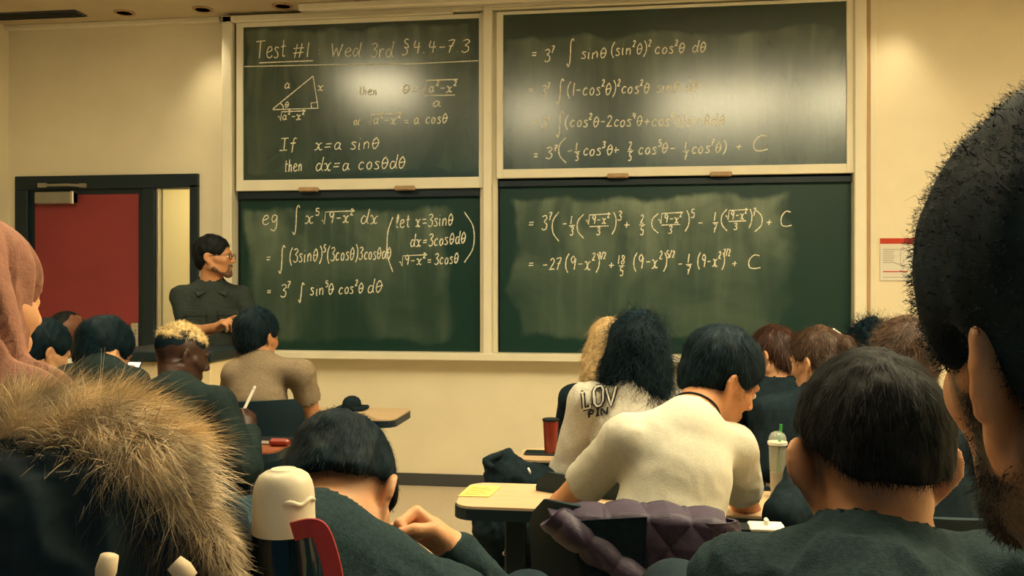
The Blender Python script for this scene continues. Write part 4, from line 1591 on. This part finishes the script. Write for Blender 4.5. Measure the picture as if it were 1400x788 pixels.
# ------------------------------------------------------------------ students, right
K_ = person('person with blonde hair in a black top, half behind the long dark curls', (832, 478, 3.88), hyaw=5, hpitch=10, N=(838, 522, 3.85), sh=.17,
            shirt='black_cloth', skin='skin', res=.006, shL=(782, 545, 3.85))
add_hair(K_, 'hair_blonde', style='long', t=.004, n=3500, length=.05, lift=.15, width=.0012, droop=.4)
L_ = person('person with long dark curls wearing a cream sweatshirt with outlined letters', (873, 489, 2.92), hs=1.06, hyaw=8, hpitch=8, tyaw=14, N=(868, 536, 2.86),
            shL=(802, 548, 2.86), shR=(930, 552, 2.84), elL=(772, 648, 2.90), wrL=(806, 655, 3.12), shirt='sweat', fold=.006, skin='skin', res=.006, cres=.0075,
            P_=(862, 690, 2.80))
add_hair(L_, 'hair_black', style='long', t=.006, n=9000, length=.07, lift=.16, width=.0010, curl=.35, rough=.008, droop=.6, jit=.35)

Mx = person('person in a white T-shirt leaning over the table with face turned down to the right', (985, 520, 2.32), hyaw=66, hpitch=28, hroll=4, tyaw=16,
            N=(940, 582, 2.20), shL=(856, 600, 2.16), shR=(1004, 612, 2.26), elL=(770, 692, 2.34), wrL=(800, 700, 2.62), elR=(1020, 700, 2.42), wrR=(980, 690, 2.62),
            P_=(900, 775, 2.10), shirt='white_tee', sleeve='short', fold=.0065, skin='skin_tan', face=True, eyes=True, res=.0045, cres=.0065, neck_r=.053,
            foldst=(1, 1, .7))
add_hair(Mx, 'hair_black', style='short', t=.008, nape=.016, face=.104, n=5000, length=.024, lift=.14, width=.0007, h=.004, jit=.2)
H = Mx['H']
n0, ax_ = Mx['N'], nrm(H.w(0, -.022, -.045) - Mx['N'])
a1 = nrm(np.cross(ax_, V(0, 0, 1)))
a2 = np.cross(ax_, a1)
ring = [n0 + ax_ * (.068 + .012 * math.sin(q)) + (a1 * math.cos(q) + a2 * math.sin(q)) * .0600 for q in np.linspace(0, 2 * math.pi, 33)[:-1]]
MB().tube(ring, .0028, 6, True).build('cord_necklace', M['ink'], Mx['root'], smooth=True)

N_ = person('person with auburn hair and glasses in dark clothes, facing left', (1056, 486, 4.08), hs=1.04, hyaw=-52, hpitch=10, N=(1066, 528, 4.05), sh=.18, tyaw=-10,
            shirt='black_cloth', skin='skin', res=.006)
add_hair(N_, 'hair_auburn', style='bun', t=.002, face=.120, n=4000, length=.05, lift=.08, width=.0010, droop=.3, jit=.15)
glasses(N_)
O_ = person('person with dark hair pinned back by a pale clip, face turned left', (1118, 496, 3.28), hyaw=-44, hpitch=10, N=(1124, 542, 3.24), sh=.19, tyaw=-6,
            shirt='black_cloth', skin='skin', res=.006, elL=(1052, 640, 3.2))
add_hair(O_, 'hair_brown', style='bun', t=.002, face=.118, n=3500, length=.05, lift=.06, width=.0010, droop=.1, flowdir=(0, -.4, .2))
H = O_['H']
b = MB()
for k in range(6):
    b.tube([H.w(.012 + .010 * k, -.078 + .004 * k, .112 - .004 * k), H.w(.014 + .010 * k, -.100 + .003 * k, .096 - .004 * k)], .004, 6)
b.tube([H.w(.005, -.084, .112), H.w(.075, -.058, .088)], .005, 8)
b.build('hair_clip', M['white'], O_['root'], smooth=True)
P__ = person('person with loose curly black hair at the edge of the right chalkboard', (1190, 482, 4.05), hyaw=-5, hpitch=8, N=(1192, 528, 4.02), sh=.18,
             shirt='black_cloth', skin='skin_brown', res=.007)
add_hair(P__, 'hair_black', style='long', t=.010, n=5000, length=.05, lift=1.0, width=.0014, curl=.6, rough=.016, droop=.1, jit=.6)
Q_ = person('person with short tousled brown hair, in black, seated beyond the square-backed teal T-shirt', (1236, 502, 2.55), hyaw=-4, hpitch=12, N=(1236, 572, 2.5), shL=(1118, 616, 2.42), shR=(1330, 612, 2.46), elL=(1072, 706, 2.27), wrL=(1120, 690, 2.36),
            shirt='black_cloth', skin='skin', res=.006)
add_hair(Q_, 'hair_brown', style='short', t=.008, nape=.004, n=6000, length=.026, lift=.4, width=.0008, droop=.2, jit=.4)

R_ = person('person in a dark teal T-shirt seen squarely from behind with thick dark hair', (1187, 634, 1.20), hyaw=-9, hpitch=14, hroll=1, tyaw=-8, hs=1.07,
            N=(1192, 780, 1.13), shL=(1010, 806, 1.10), shR=(1358, 800, 1.10), elL=(965, 880, 1.22), elR=(1400, 880, 1.22), shirt='teal_tee', fold=.010, skin='skin_tan',
            res=.0040, cres=.0055, neck_r=.060, ear=1.2, ear_out=52, P_=(1185, 960, 1.0), collar=.004)
add_hair(R_, 'hair_dark', style='short', t=.007, nape=.070, n=12000, length=.018, lift=.05, width=.0005, h=.0035, rough=.004, droop=.05, jit=.16)

# large head at the right edge
S_ = person('large blurred-dark head at the right edge with curly black hair, beard and one big ear', (1538, 494, .475), hyaw=-14, hpitch=2, hroll=0, tyaw=-10,
            sh=.20, shirt='black_cloth', skin='skin_tan', res=.003, cres=.010, ear=1.2, ear_out=42, nz=.21, lean=.05, seat=.62, hands=False, neck_r=.060)
add_hair(S_, 'hair_black', style='short', t=.024, nape=.016, n=26000, length=.0050, lift=.35, width=.0004, h=.003, rough=.0022, curl=.7, droop=.0, jit=.6)
H = S_['H']
F = Field()
H.E(F, (0, .034, -.030), (.0595, .0585, .0765), .03)
for q in (-1, 1):
    H.C(F, (q * .052, -.002, -.052), (q * .014, .073, -.098), .0213, .0163, .022)
    H.C(F, (q * .066, .022, .03), (q * .062, .018, -.05), .010, .012, .02)
fv, ff = F.mesh(.003)
fn = vnormals(fv, ff)
Lb = H.loc(fv)
def s_beard(c):
    t = (-.026 - .55 * (c[:, 1] - .015) - c[:, 2]) / .035 + .2 * wnoise(c, 50, 6, 2)
    a = np.clip(t, 0, 1) * np.clip((c[:, 1] + .030) / .02, 0, 1) * np.clip((.0755 - np.abs(c[:, 0])) / .003, 0, 1)
    side = np.clip((np.abs(c[:, 0]) - .044) / .006, 0, 1) * np.clip((.056 - c[:, 1]) / .016, 0, 1) * np.clip((c[:, 1] + .0) / .01, 0, 1) * np.clip((.08 - c[:, 2]) / .02, 0, 1)
    return np.maximum(a, side * np.clip((.074 - np.abs(c[:, 0])) / .003, 0, 1)) * np.clip((c[:, 2] + .15) / .03, 0, 1)


stubble_region(S_, 'skin_tan', (0.020, 0.016, 0.014), s_beard)
bd = np.where(s_beard(Lb) > .75)[0]
fv, ff = strands(fv, fn, 16000, .0055, .00035, lambda p: np.tile(V(0, .2, -1), (len(p), 1)), .35, .2, 3, 91, .4, idx=bd)
mesh_obj('beard', fv, ff, M['beard'], S_['root'])

# ------------------------------------------------------------------ pink scarf
A_ = person('person in a dusty pink headscarf at the left edge, face turned to the right', (-38, 392, 1.30), hyaw=62, hpitch=4, tyaw=30, sh=.17, shirt='black_cloth',
            skin='skin', res=.005, hair=None) if False else person(
    'person in a dusty pink headscarf at the left edge, face turned to the right', (-42, 412, 1.34), hyaw=19, hpitch=4, tyaw=30, sh=.17, shirt='black_cloth', skin='skin', res=.005)
H = A_['H']
F = Field()
H.E(F, (0, -.022, .040), (.092, .112, .100), .03)
H.E(F, (0, -.03, -.06), (.092, .095, .10), .05)
F.cap(H.w(0, -.02, -.08), A_['N'] - V(0, 0, .02), .095, .13, .06)
F.cap(A_['sho']['L'], A_['sho']['R'], .085, .085, .07)
F.cap(A_['N'] - V(0, 0, .02), lerp(A_['N'], A_['P0'], .35), .13, .15, .06)
F.cap(lerp(A_['N'], A_['sho']['R'], .5), P(34, 570, 1.27), .075, .07, .06)
H.E(F, (0, .118, -.020), (.058, .075, .085), .015, 's')
v, f = F.mesh(.006)
v = relax(v, f, 2)
n = vnormals(v, f)
L = H.loc(v)
# long drape folds that fall from the crown
ang = np.arctan2(L[:, 1] + .02, L[:, 0])
dr_ = np.sin(ang * 5 + 17 * L[:, 2] + 1.6 * wnoise(L, 8, 4, 2))
v = v + n * ((.010 * np.cos(ang * 5 + 17 * L[:, 2]) - .022 * np.exp(-(dr_ / .20) ** 2)) * np.clip((.115 - L[:, 2]) / .09, 0, 1) + .004 * wnoise(L, 34, 8, 2))[:, None]
mesh_obj('headscarf', v, f, M['scarf'], A_['root'])
# ------------------------------------------------------------------ coat with a fur hood over a chair
zc = .98
cb_ = P(110, 700, zc)
coat = empty('winter_coat', V(cb_[0], cb_[1], .0), 'black winter coat with a bushy tan fur hood, draped over a chair', 'coat')
F = Field()
hc = [P(x, y, z) for x, y, z in ((-140, 700, 1.05), (-40, 640, 1.04), (60, 626, 1.02), (150, 626, 1.00), (212, 650, .96), (250, 690, .93), (296, 738, .90), (322, 810, .88))]
F.ell(P(80, 760, .98), (.21, .13, .135), None, .05)
F.ell(P(90, 900, .98), (.22, .13, .20), None, .06)
F.cap(P(-120, 760, 1.0), P(205, 785, .97), .09, .075, .05)
F.cap(P(-150, 860, 1.0), P(235, 880, .97), .11, .08, .05)
v, f = F.mesh(.008)
v = relax(v, f, 2)
n = vnormals(v, f)
v = v + n * (.008 * folds(v, 60, 77))[:, None]
mesh_obj('coat_body', v, f, M['coat'], coat)
# hood edge that carries the fur
F = Field()
F.chain(hc, [.050, .054, .054, .052, .038, .018, .009, .008], .03)
v, f = F.mesh(.006)
n = vnormals(v, f)
v = v + n * (.006 * wnoise(v, 40, 12, 2))[:, None]
band = (v, f)


def fur_flow(p):
    u = (p - EYE)
    lat = u @ RT
    s = np.clip((lat + .62) / .34, -0.3, 1.2)
    d = RT[None, :] * (.25 + .9 * np.clip(s, 0, 1))[:, None] + UP[None, :] * (.55 - 1.1 * np.clip(s, 0, 1))[:, None] - FW[None, :] * .35
    return d + .5 * np.stack([wnoise(p, 28, 300 + i, 2) for i in range(3)], 1)


tint = []
lat_ = (v - EYE) @ RT / ((v - EYE) @ FW) * FPX + 700
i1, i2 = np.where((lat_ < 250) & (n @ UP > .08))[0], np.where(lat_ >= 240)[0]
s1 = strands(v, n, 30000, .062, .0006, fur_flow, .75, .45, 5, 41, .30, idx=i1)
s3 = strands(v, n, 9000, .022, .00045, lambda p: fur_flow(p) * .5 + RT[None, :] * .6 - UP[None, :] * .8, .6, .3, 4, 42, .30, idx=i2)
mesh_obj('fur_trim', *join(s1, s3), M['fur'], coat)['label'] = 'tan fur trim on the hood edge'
# dark under-fur; its colour also carries the shade below the lit ridge
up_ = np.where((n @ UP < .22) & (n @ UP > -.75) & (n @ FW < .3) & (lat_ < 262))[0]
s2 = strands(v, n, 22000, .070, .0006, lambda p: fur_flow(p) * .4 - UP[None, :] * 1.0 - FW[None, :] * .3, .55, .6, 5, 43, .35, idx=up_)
mesh_obj('shaded_under_fur', *join(band, s2), M['fur_dark_shaded'], coat)['label'] = 'dark fur hanging under the tan ridge, shade put into its colour'
for a, c in (((150, 760, .80), (140, 800, .80)), ((238, 770, .80), (262, 792, .80))):
    b = MB().tube([P(*a), lerp(P(*a), P(*c), .5), P(*c)], [.008, .0095, .007], 10)
    b.build('drawcord', M['cord'], coat, smooth=True)

# ------------------------------------------------------------------ small things
# bottle
bz = .95
tp = P(388, 645, bz)
bx, by = tp[0], tp[1]
bot = empty('insulated_bottle', (bx, by, .80), 'tall glossy black bottle with a cream cup lid and a red strap', 'bottle')
zl = P(388, 727, bz)[2]
zt_ = P(388, 641, bz)[2]
rb = .0333
hh = zt_ - zl
MB().lathe([(.0001, 0), (rb * .98, 0), (rb, .004), (rb, .012), (rb * .99, .016), (rb * .975, hh - .030), (rb * .95, hh - .022), (rb * .89, hh - .014), (rb * .78, hh - .007), (rb * .60, hh - .003), (rb * .44, hh - .0015), (rb * .40, hh), (.0001, hh)], V(bx, by, zl), 48).build('cup_lid', M['cap_cream'], bot, smooth='auto')
MB().lathe([(.0001, 0), (.038, 0), (.040, .004), (.040, zl - .80 - .06), (.037, zl - .80 - .025), (.033, zl - .80 - .004), (.033, zl - .80 - .0005), (.0001, zl - .80 - .0005)], V(bx, by, .80), 48).build('flask', M['gloss_black'], bot, smooth='auto')
e0 = V(bx, by, zl + .036)
rib = []
for k in range(13):
    th_ = math.radians(-78 + k * 6.5)
    rib.append(e0 + (RT * math.cos(th_) + FW * math.sin(th_)) * (rb * .985) + UP * (.0022 * math.sin(k * .9)))
MB().tube(rib, [.0008] + [.0026] * 11 + [.0010], 8).build('lid_rib', M['cap_cream'], bot, smooth=True)
sp = [P(x, y, z) for x, y, z in ((400, 727, .915), (424, 722, .91), (438, 728, .91), (450, 760, .91), (458, 800, .91), (462, 850, .915))]
sp = smooth(sp, 6)
b = MB()
pr = []
for i, p in enumerate(sp):
    tn = nrm(sp[min(i + 1, len(sp) - 1)] - sp[max(i - 1, 0)])
    sd = nrm(np.cross(tn, FW))
    w = .0095
    pr.append([p - sd * w - FW * .002, p + sd * w - FW * .002, p + sd * w + FW * .002, p - sd * w + FW * .002])
vs = [q for r in pr for q in r]
fs = []
for i in range(len(pr) - 1):
    for k in range(4):
        fs.append((4 * i + k, 4 * i + (k + 1) % 4, 4 * i + 4 + (k + 1) % 4, 4 * i + 4 + k))
fs += [(3, 2, 1, 0), tuple(4 * (len(pr) - 1) + k for k in range(4))]
b.add(vs, fs)
b.build('carry_strap', M['red_strap'], bot, smooth='auto')

# yellow sheet
c = P(655, 671, 2.62)
ya = math.radians(-4)
yr, yf = V(math.cos(ya), math.sin(ya), 0), V(-math.sin(ya), math.cos(ya), 0)


def on_table(px, py, top):
    """point of the plane z = top seen at a pixel"""
    d = FW + RT * ((px - 700) / FPX) + UP * ((385 - py) / FPX)
    return EYE + d * ((top - CAM_H) / d[2])


q = [on_table(x, y, .8015) for x, y in ((626, 679), (669, 680), (685, 666), (643, 664))]
ys = empty('yellow_note', q[0], 'small yellow printed sheet lying on the pale table corner', 'paper')
MB().prism(q, V(0, 0, .0012)).build('sheet', M['yellow_paper'], ys)
b = MB()
for k in range(7):
    a0, a1 = lerp(q[0], q[3], .14 + .11 * k), lerp(q[1], q[2], .14 + .11 * k)
    s0, s1 = lerp(a0, a1, .12), lerp(a0, a1, .62 + .25 * ((k * 37) % 10) / 10)
    dv = nrm(q[3] - q[0]) * .0022
    b.prism([s0 + UP * .0013, s1 + UP * .0013, s1 + dv + UP * .0013, s0 + dv + UP * .0013], V(0, 0, .0004))
b.build('print', M['ink'], ys)

# red cup + phone on the second right table
c = on_table(753, 622, .80)
cup = empty('red_cup', V(c[0], c[1], .80), 'tapered dark red drinking cup on the table left of the sweatshirt', 'cup')
ch = .125
MB().lathe([(.0001, 0), (.020, 0), (.022, .003), (.0285, ch), (.0265, ch), (.0205, .006), (.0001, .005)], V(c[0], c[1], .80), 32).build('body', M['red_cup'], cup, smooth='auto')
MB().lathe([(.0265, ch - .004), (.0300, ch - .004), (.0305, ch + .003), (.0265, ch + .005)], V(c[0], c[1], .80), 32).build('rim', M['ink'], cup, smooth='auto')
c = on_table(738, 621, .80)
ph = empty('mobile_phone', V(c[0], c[1], .80), 'dark mobile phone lying flat on the table beside the red cup', 'phone')
MB().box(c + V(-.055, -.034, 0), c + V(.065, .034, .008), bev=.004).build('case', M['ink'], ph)
MB().box(c + V(-.050, -.030, .0078), c + V(.060, .030, .0088), bev=.0004).build('glass', M['gloss_black'], ph)

# green-straw cup
c = on_table(1063, 668, .80)
c = P(1063, 678, 2.55)
gx, gy = c[0], c[1]
gc = empty('iced_drink_cup', V(gx, gy, .80), 'clear plastic cup with a domed lid and a green straw on the pale table', 'cup')
hz = P(1063, 606, 2.55)[2] - .80
MB().lathe([(.0001, 0), (.019, 0), (.0195, .002), (.0250, hz), (.0242, hz), (.019, .004), (.0001, .004)], V(gx, gy, .80), 32).build('tumbler', M['clear_plastic'], gc, smooth='auto')
MB().lathe([(.0001, .005), (.0175, .005), (  .0205, hz * .45), (.0001, hz * .45)], V(gx, gy, .80), 32).build('drink', M['drink'], gc, smooth='auto')
MB().lathe([(.0242, hz - .004), (.0275, hz - .004), (.0275, hz + .005), (.0256, hz + .006), (.0240, hz + .018), (.019, hz + .027), (.010, hz + .033), (.006, hz + .033)], V(gx, gy, .80), 32).build('dome_lid', M['clear_plastic'], gc, smooth='auto')
MB().lathe([(.0250, hz - .004), (.0279, hz - .004), (.0279, hz + .004), (.0250, hz + .004)], V(gx, gy, .80), 32).build('lid_rim', M['white'], gc, smooth='auto')
MB().tube([V(gx - .006, gy, .81), V(gx + .010, gy, .80 + hz + .054)], .0042, 10).build('straw', M['green_straw'], gc, smooth='auto')

# white case and brown wallet on the right table
c = P(1040, 716, 2.10)
c[2] = .825
wc = empty('white_case', c, 'slim white case with a dark end lying on the right table', 'case')
MB().box(c + V(-.030, -.03, .008), c + V(.055, .03, .020), bev=.005).build('body', M['white'], wc)
MB().box(c + V(-.055, -.028, .0), c + V(-.024, .02, .018), bev=.005).build('dark_end', M['ink'], wc)
MB().box(c + V(.008, -.012, .0195), c + V(.018, .012, .034), bev=.003).build('clip', M['white'], wc)

# black cap on the front left table
c = P(481, 553, 4.27)
c[2] = .80
cp = empty('black_cap', c, 'black domed cap sitting on the end of the front left table', 'cap')
hgt = .065
MB().lathe([(.0001, .052), (.016, .050), (.034, .040), (.043, .026), (.046, .012), (.046, .0), (.0001, .0)], c + V(0, 0, .018), 28).build('crown', M['black_cloth'], cp, smooth='auto')
MB().box(c + V(-.072, -.05, .0), c + V(.072, .06, .020), bev=.008).build('brim', M['black_cloth'], cp)

# phone held by the student in green, items on the second left table
c = P(176, 515, 3.50)
ph = empty('mobile_phone', c, 'lit phone held up by the student with the black bowl haircut', 'phone')
Rp = rot(10, 35)
MB().box(c + V(-.036, -.004, -.07), c + V(.036, .004, .07), R=np.stack([Rp[:, 0], Rp[:, 1], Rp[:, 2]], 1), c=c, bev=.004).build('case', M['ink'], ph)
MB().box(c + V(-.032, -.0052, -.062), c + V(.032, -.0038, .062), R=Rp, c=c).build('screen', M['screen'], ph)

c = on_table(366, 607, .80)
nb_ = empty('notebook', c, 'black notebook with a white label strip on the second left table', 'notebook')
MB().box(c + V(-.10, -.02, 0), c + V(.09, .06, .018), bev=.003).build('cover', M['ink'], nb_)
MB().box(c + V(-.045, -.0215, .004), c + V(.015, -.0195, .015)).build('label_strip', M['white'], nb_)
c2 = c + V(.055, -.028, 0)
er = empty('red_pencil_case', c2, 'small red pencil case on the second left table', 'pencil case')
MB().box(c2 + V(-.03, -.03, 0), c2 + V(.05, .002, .03), bev=.010).build('pouch', M['red_cup'], er)
MB().tube([c2 + V(-.024, -.014, .030), c2 + V(.044, -.014, .030)], .002, 6).build('zip', M['ink'], er)

# ------------------------------------------------------------------ chairs under the people, backpack, quilted jacket
CH = dict(C_='chair under the black bowl haircut', D_='chair under the grey cropped hair by the red door', E_='chair of the student half hidden by the pink scarf',
          F_='chair under the writing student with bleached curls', G_='chair with a black back behind the taupe T-shirt', I_='chair under the slumped student in teal',
          K_='chair under the blonde student', L_='chair under the cream sweatshirt with a black backpack hung on it', Mx='chair under the white T-shirt with the purple jacket over it',
          N_='chair under the auburn-haired student', O_='tan-backed chair under the student with the pale hair clip', P__='chair under the curly-haired student by the board edge',
          Q_='chair under the tousled brown hair', R_='chair under the square-backed student in teal', A_='chair under the pink headscarf')
for k, lab in CH.items():
    p = globals()[k]
    ya = math.degrees(math.atan2(p['f'][0], p['f'][1]))
    bp = p['P0'] + p['f'] * .02
    chair(lab, bp[0], bp[1], ya, m='tanboard' if k == 'O_' else 'dark_plastic', back=.95 if k in ('G_', 'Mx') else .86)
chair('chair under the winter coat with the fur hood', cb_[0] - .10, cb_[1] + .10, 0)
st = empty('stool', V(S_['P0'][0], S_['P0'][1], 0), 'dark stool under the large dark head at the right edge', 'stool')
MB().lathe([(.0001, .60), (.165, .60), (.17, .615), (.165, .625), (.0001, .625)], V(S_['P0'][0], S_['P0'][1], 0), 28).build('seat', M['dark_plastic'], st, smooth='auto')
for a in range(4):
    q = V(math.cos(a * math.pi / 2 + .8), math.sin(a * math.pi / 2 + .8), 0)
    MB().tube([V(*(S_['P0'] * V(1, 1, 0))) + q * .12 + UP * .60, V(*(S_['P0'] * V(1, 1, 0))) + q * .19 + UP * .01], .014, 8).build('leg', M['steel'], st, smooth='auto')

# black backpack hung on the sweatshirt student's chair
bc = P(712, 720, 2.62)
bk = empty('backpack', V(bc[0], bc[1] + .05, .0), 'black backpack hanging beside the table, handle loop up, between the yellow sheet and the sweatshirt', 'backpack')
by_ = 2.86
F = Field()


def bp(px, py, z=2.88):
    return P(px, py, z)


F.cap(bp(692, 655), bp(742, 668), .072, .07, .05)
F.cap(bp(690, 640), bp(692, 628), .048, .034, .03)
F.cap(bp(686, 720), bp(740, 725), .095, .095, .05)
F.cap(bp(690, 800), bp(740, 800), .10, .10, .05)
v, f = F.mesh(.008)
v = relax(v, f, 2)
n = vnormals(v, f)
v = v + n * (.006 * folds(v, 70, 31))[:, None]
mesh_obj('bag_body', v, f, M['black_cloth'], bk)
MB().tube(smooth([bp(668, 632), bp(662, 628), bp(664, 640), bp(668, 662), bp(666, 690)], 5), .006, 8).build('strap', M['ink'], bk, smooth=True)
MB().tube(smooth([bp(672, 640, 2.80), bp(664, 632, 2.80), bp(672, 626, 2.82), bp(684, 622, 2.86)], 5), .012, 8).build('handle_loop', M['black_cloth'], bk, smooth=True)
pm = MB()
c = bp(722, 640, 2.80)
pm.tube([c, c + V(.006, -.004, -.012), c + V(.008, -.002, -.02)], [.003, .004, .0015], 8)
pm.build('zip_puller', M['white'], bk, smooth=True)
b = MB()
q0 = bp(692, 752, 2.75)
for k in range(3):
    cc = q0 + UP * (.012 * (k - 1)) + RT * .004 * k
    b.tube([cc + RT * .010 * math.cos(a) * (1 - .2 * k) + UP * .006 * math.sin(a) for a in np.linspace(0, 5.4, 14)], .0018, 5)
b.build('emblem', M['white'], bk, smooth=True)

# purple quilted jacket over the chair back
jz = 1.80


def jb(px):
    return 1.855 - .15 * (px - 750) / 240



def sheet_mesh(fn, nu, nv, th, disp=None):
    """a thick cloth sheet: fn(u, v) -> point; disp(u, v) -> puff along the side facing the camera"""
    U, W_ = np.meshgrid(np.linspace(0, 1, nu + 1), np.linspace(0, 1, nv + 1), indexing='ij')
    u, w = U.ravel(), W_.ravel()
    p = fn(u, w)
    g = p.reshape(nu + 1, nv + 1, 3)
    n = np.cross(np.gradient(g, axis=0), np.gradient(g, axis=1)).reshape(-1, 3)
    n /= np.linalg.norm(n, axis=1, keepdims=True) + 1e-9
    n *= np.where(n @ FW > 0, -1, 1)[:, None]
    d = disp(u, w, p)[:, None] if disp else 0
    v = np.concatenate([p + n * (th / 2 + d), p - n * th / 2])
    k = (nu + 1) * (nv + 1)
    a = (np.arange(nu)[:, None] * (nv + 1) + np.arange(nv)[None, :]).ravel()
    q = np.stack([a, a + nv + 1, a + nv + 2, a + 1], 1)
    f = [q, q[:, ::-1] + k]
    for e in (np.arange(nv + 1), np.arange(nv + 1) + nu * (nv + 1), np.arange(nu + 1) * (nv + 1), np.arange(nu + 1) * (nv + 1) + nv):
        f.append(np.stack([e[:-1], e[1:], e[1:] + k, e[:-1] + k], 1))
    return v, np.concatenate(f)


def PP(px, py, z):
    return EYE + z[:, None] * (FW + RT * ((px - 700) / FPX)[:, None] + UP * ((385 - py) / FPX)[:, None])


def quilt(u, w, p):
    lat, hh_ = p @ RT, p[:, 2]
    a_ = 1 - np.abs((((lat * .80 + hh_ * .62) / .062) % 1) - .5) * 2
    b_ = 1 - np.abs((((lat * .80 - hh_ * .62) / .062) % 1) - .5) * 2
    return .0100 * np.sqrt(np.clip(np.minimum(a_, b_), 0, 1)) + .003 * wnoise(p, 40, 5, 2)


def jmain(u, w):
    top = 697 - 5 * np.sin(u * 3.14) + 8 * u ** 3
    x0 = 748 + 175 * w ** 1.2
    px = x0 + (990 + 22 * w - x0) * u
    py = top + 175 * w
    z = jb(px) - .02 * np.sin(u * 3.1) * (1 - .3 * w) - .02 * w + .014 * np.sin(u * 11 + w * 4) * w
    z = z + .075 * np.clip(.10 - w, 0, 1) / .10 * .9          # rolls over the chair top
    py = py - 3 * np.clip(.10 - w, 0, 1)
    return PP(px, py, z)


base = P(870, 697, jz)
base[2] = .52
v, f = sheet_mesh(jmain, 110, 70, .012, quilt)
jk_ = mesh_obj('quilted_jacket', v, f, M['purple'], None, base)
tag(jk_, 'purple diamond-quilted jacket hung over the chair behind the white T-shirt', 'jacket')


def jlapel(u, w):          # front edge folded back, crossing downwards from the left corner
    px = 746 + 160 * w + (30 + 8 * np.sin(w * 6)) * (u - .2)
    py = 700 + 118 * w + 16 * (1 - u)
    z = jb(px) - .040 - .02 * np.sin(u * 3.14) - .01 * w
    return PP(px, py, z)


v, f = sheet_mesh(jlapel, 16, 60, .010, quilt)
mesh_obj('lapel', v, f, M['purple'], jk_)


def jlining(u, w):
    px = 775 + 30 * w + (110 - 10 * w) * u * (1 - .25 * w)
    py = 707 + 6 * (1 - u) + 120 * w
    z = jb(px) - .040 - .012 * np.sin(u * 3.14) - .01 * w
    return PP(px, py, z)


v, f = sheet_mesh(jlining, 20, 40, .006)
mesh_obj('lining', v, f, M['black_cloth'], jk_)


def jsleeve(u, w):
    a = u * 2 * math.pi
    c = PP(985 + 28 * w, 712 + 120 * w, jb(985 + 28 * w) + .01)
    r_ = .030 + .006 * w
    return c + (RT[None, :] * (np.cos(a) * r_)[:, None] + FW[None, :] * (np.sin(a) * r_ * .6)[:, None])


v, f = sheet_mesh(jsleeve, 36, 50, .006, quilt)
mesh_obj('sleeve', v, f, M['purple'], jk_)

# outlined letters across the back of the cream sweatshirt
from mathutils.bvhtree import BVHTree
lsh = [o for o in L_['root'].children if o.name.startswith('shirt')][0]
lv = np.array([tuple(q.co) for q in lsh.data.vertices]) + abs_base(lsh)
bvh = BVHTree.FromPolygons([tuple(q) for q in lv], [tuple(q.vertices) for q in lsh.data.polygons])


def on_shirt(px, py, lift):
    d = nrm(FW + RT * ((px - 700) / FPX) + UP * ((385 - py) / FPX))
    h = bvh.ray_cast(Vector(EYE), Vector(d))
    if h[0] is None:
        return EYE + d * 2.8
    return np.array(h[0]) + np.array(h[1]) * lift - d * lift


def letter_ribbon(b, pts, w, lift):
    dense = []
    for i in range(len(pts) - 1):
        for t in np.linspace(0, 1, 5)[:-1]:
            dense.append(lerp(pts[i], pts[i + 1], t))
    dense.append(np.array(pts[-1], float))
    vs, fs = [], []
    for i, p in enumerate(dense):
        t = nrm(np.append(dense[min(i + 1, len(dense) - 1)] - dense[max(i - 1, 0)], 0))
        n = np.array([-t[1], t[0]]) * w / 2
        vs += [on_shirt(*(p + n), lift), on_shirt(*(p - n), lift)]
    for i in range(len(dense) - 1):
        fs.append((2 * i, 2 * i + 1, 2 * i + 3, 2 * i + 2))
    b.add(vs, fs)


BIG = {'L': [[(.15, 0), (.15, 1)], [(0, 0), (.3, 0)], [(.0, 1), (.8, 1), (.8, .78)]],
       'O': [[(.25, 0), (.75, 0), (1, .2), (1, .8), (.75, 1), (.25, 1), (0, .8), (0, .2), (.25, 0)]],
       'V': [[(0, 0), (.5, 1), (1, 0)]],
       'P': [[(.15, 0), (.15, 1)], [(.15, 0), (.8, 0), (.95, .25), (.8, .5), (.15, .5)]], 'I': [[(.5, 0), (.5, 1)], [(.2, 0), (.8, 0)], [(.2, 1), (.8, 1)]],
       'N': [[(.1, 1), (.1, 0)], [(.1, 0), (.9, 1)], [(.9, 1), (.9, 0)]]}
dark, pale = MB(), MB()
for ch, x0, y0, w, h, sk in (('L', 796, 537, 12, 21, -.25), ('O', 812, 530, 13, 25, -.1), ('V', 829, 531, 14, 25, 0.0)):
    for st_ in BIG[ch]:
        pts = [(x0 + a * w - sk * (c2 - .5) * 8, y0 + c2 * h - .22 * (a - .5) * w) for a, c2 in st_]
        letter_ribbon(dark, pts, 6.2, .004)
        letter_ribbon(pale, pts, 2.4, .0055)
for ch, x0, y0, w, h in (('P', 804, 561, 8, 9), ('I', 814, 559, 7, 9.5), ('N', 822, 558, 10, 10)):
    for st_ in BIG[ch]:
        letter_ribbon(dark, [(x0 + a * w, y0 + c2 * h - .2 * (a - .5) * w) for a, c2 in st_], 2.6, .004)
dark.build('letter_outline', M['ink'], lsh, fix=False)
pale.build('letter_fill', M['sweat'], lsh, fix=False)
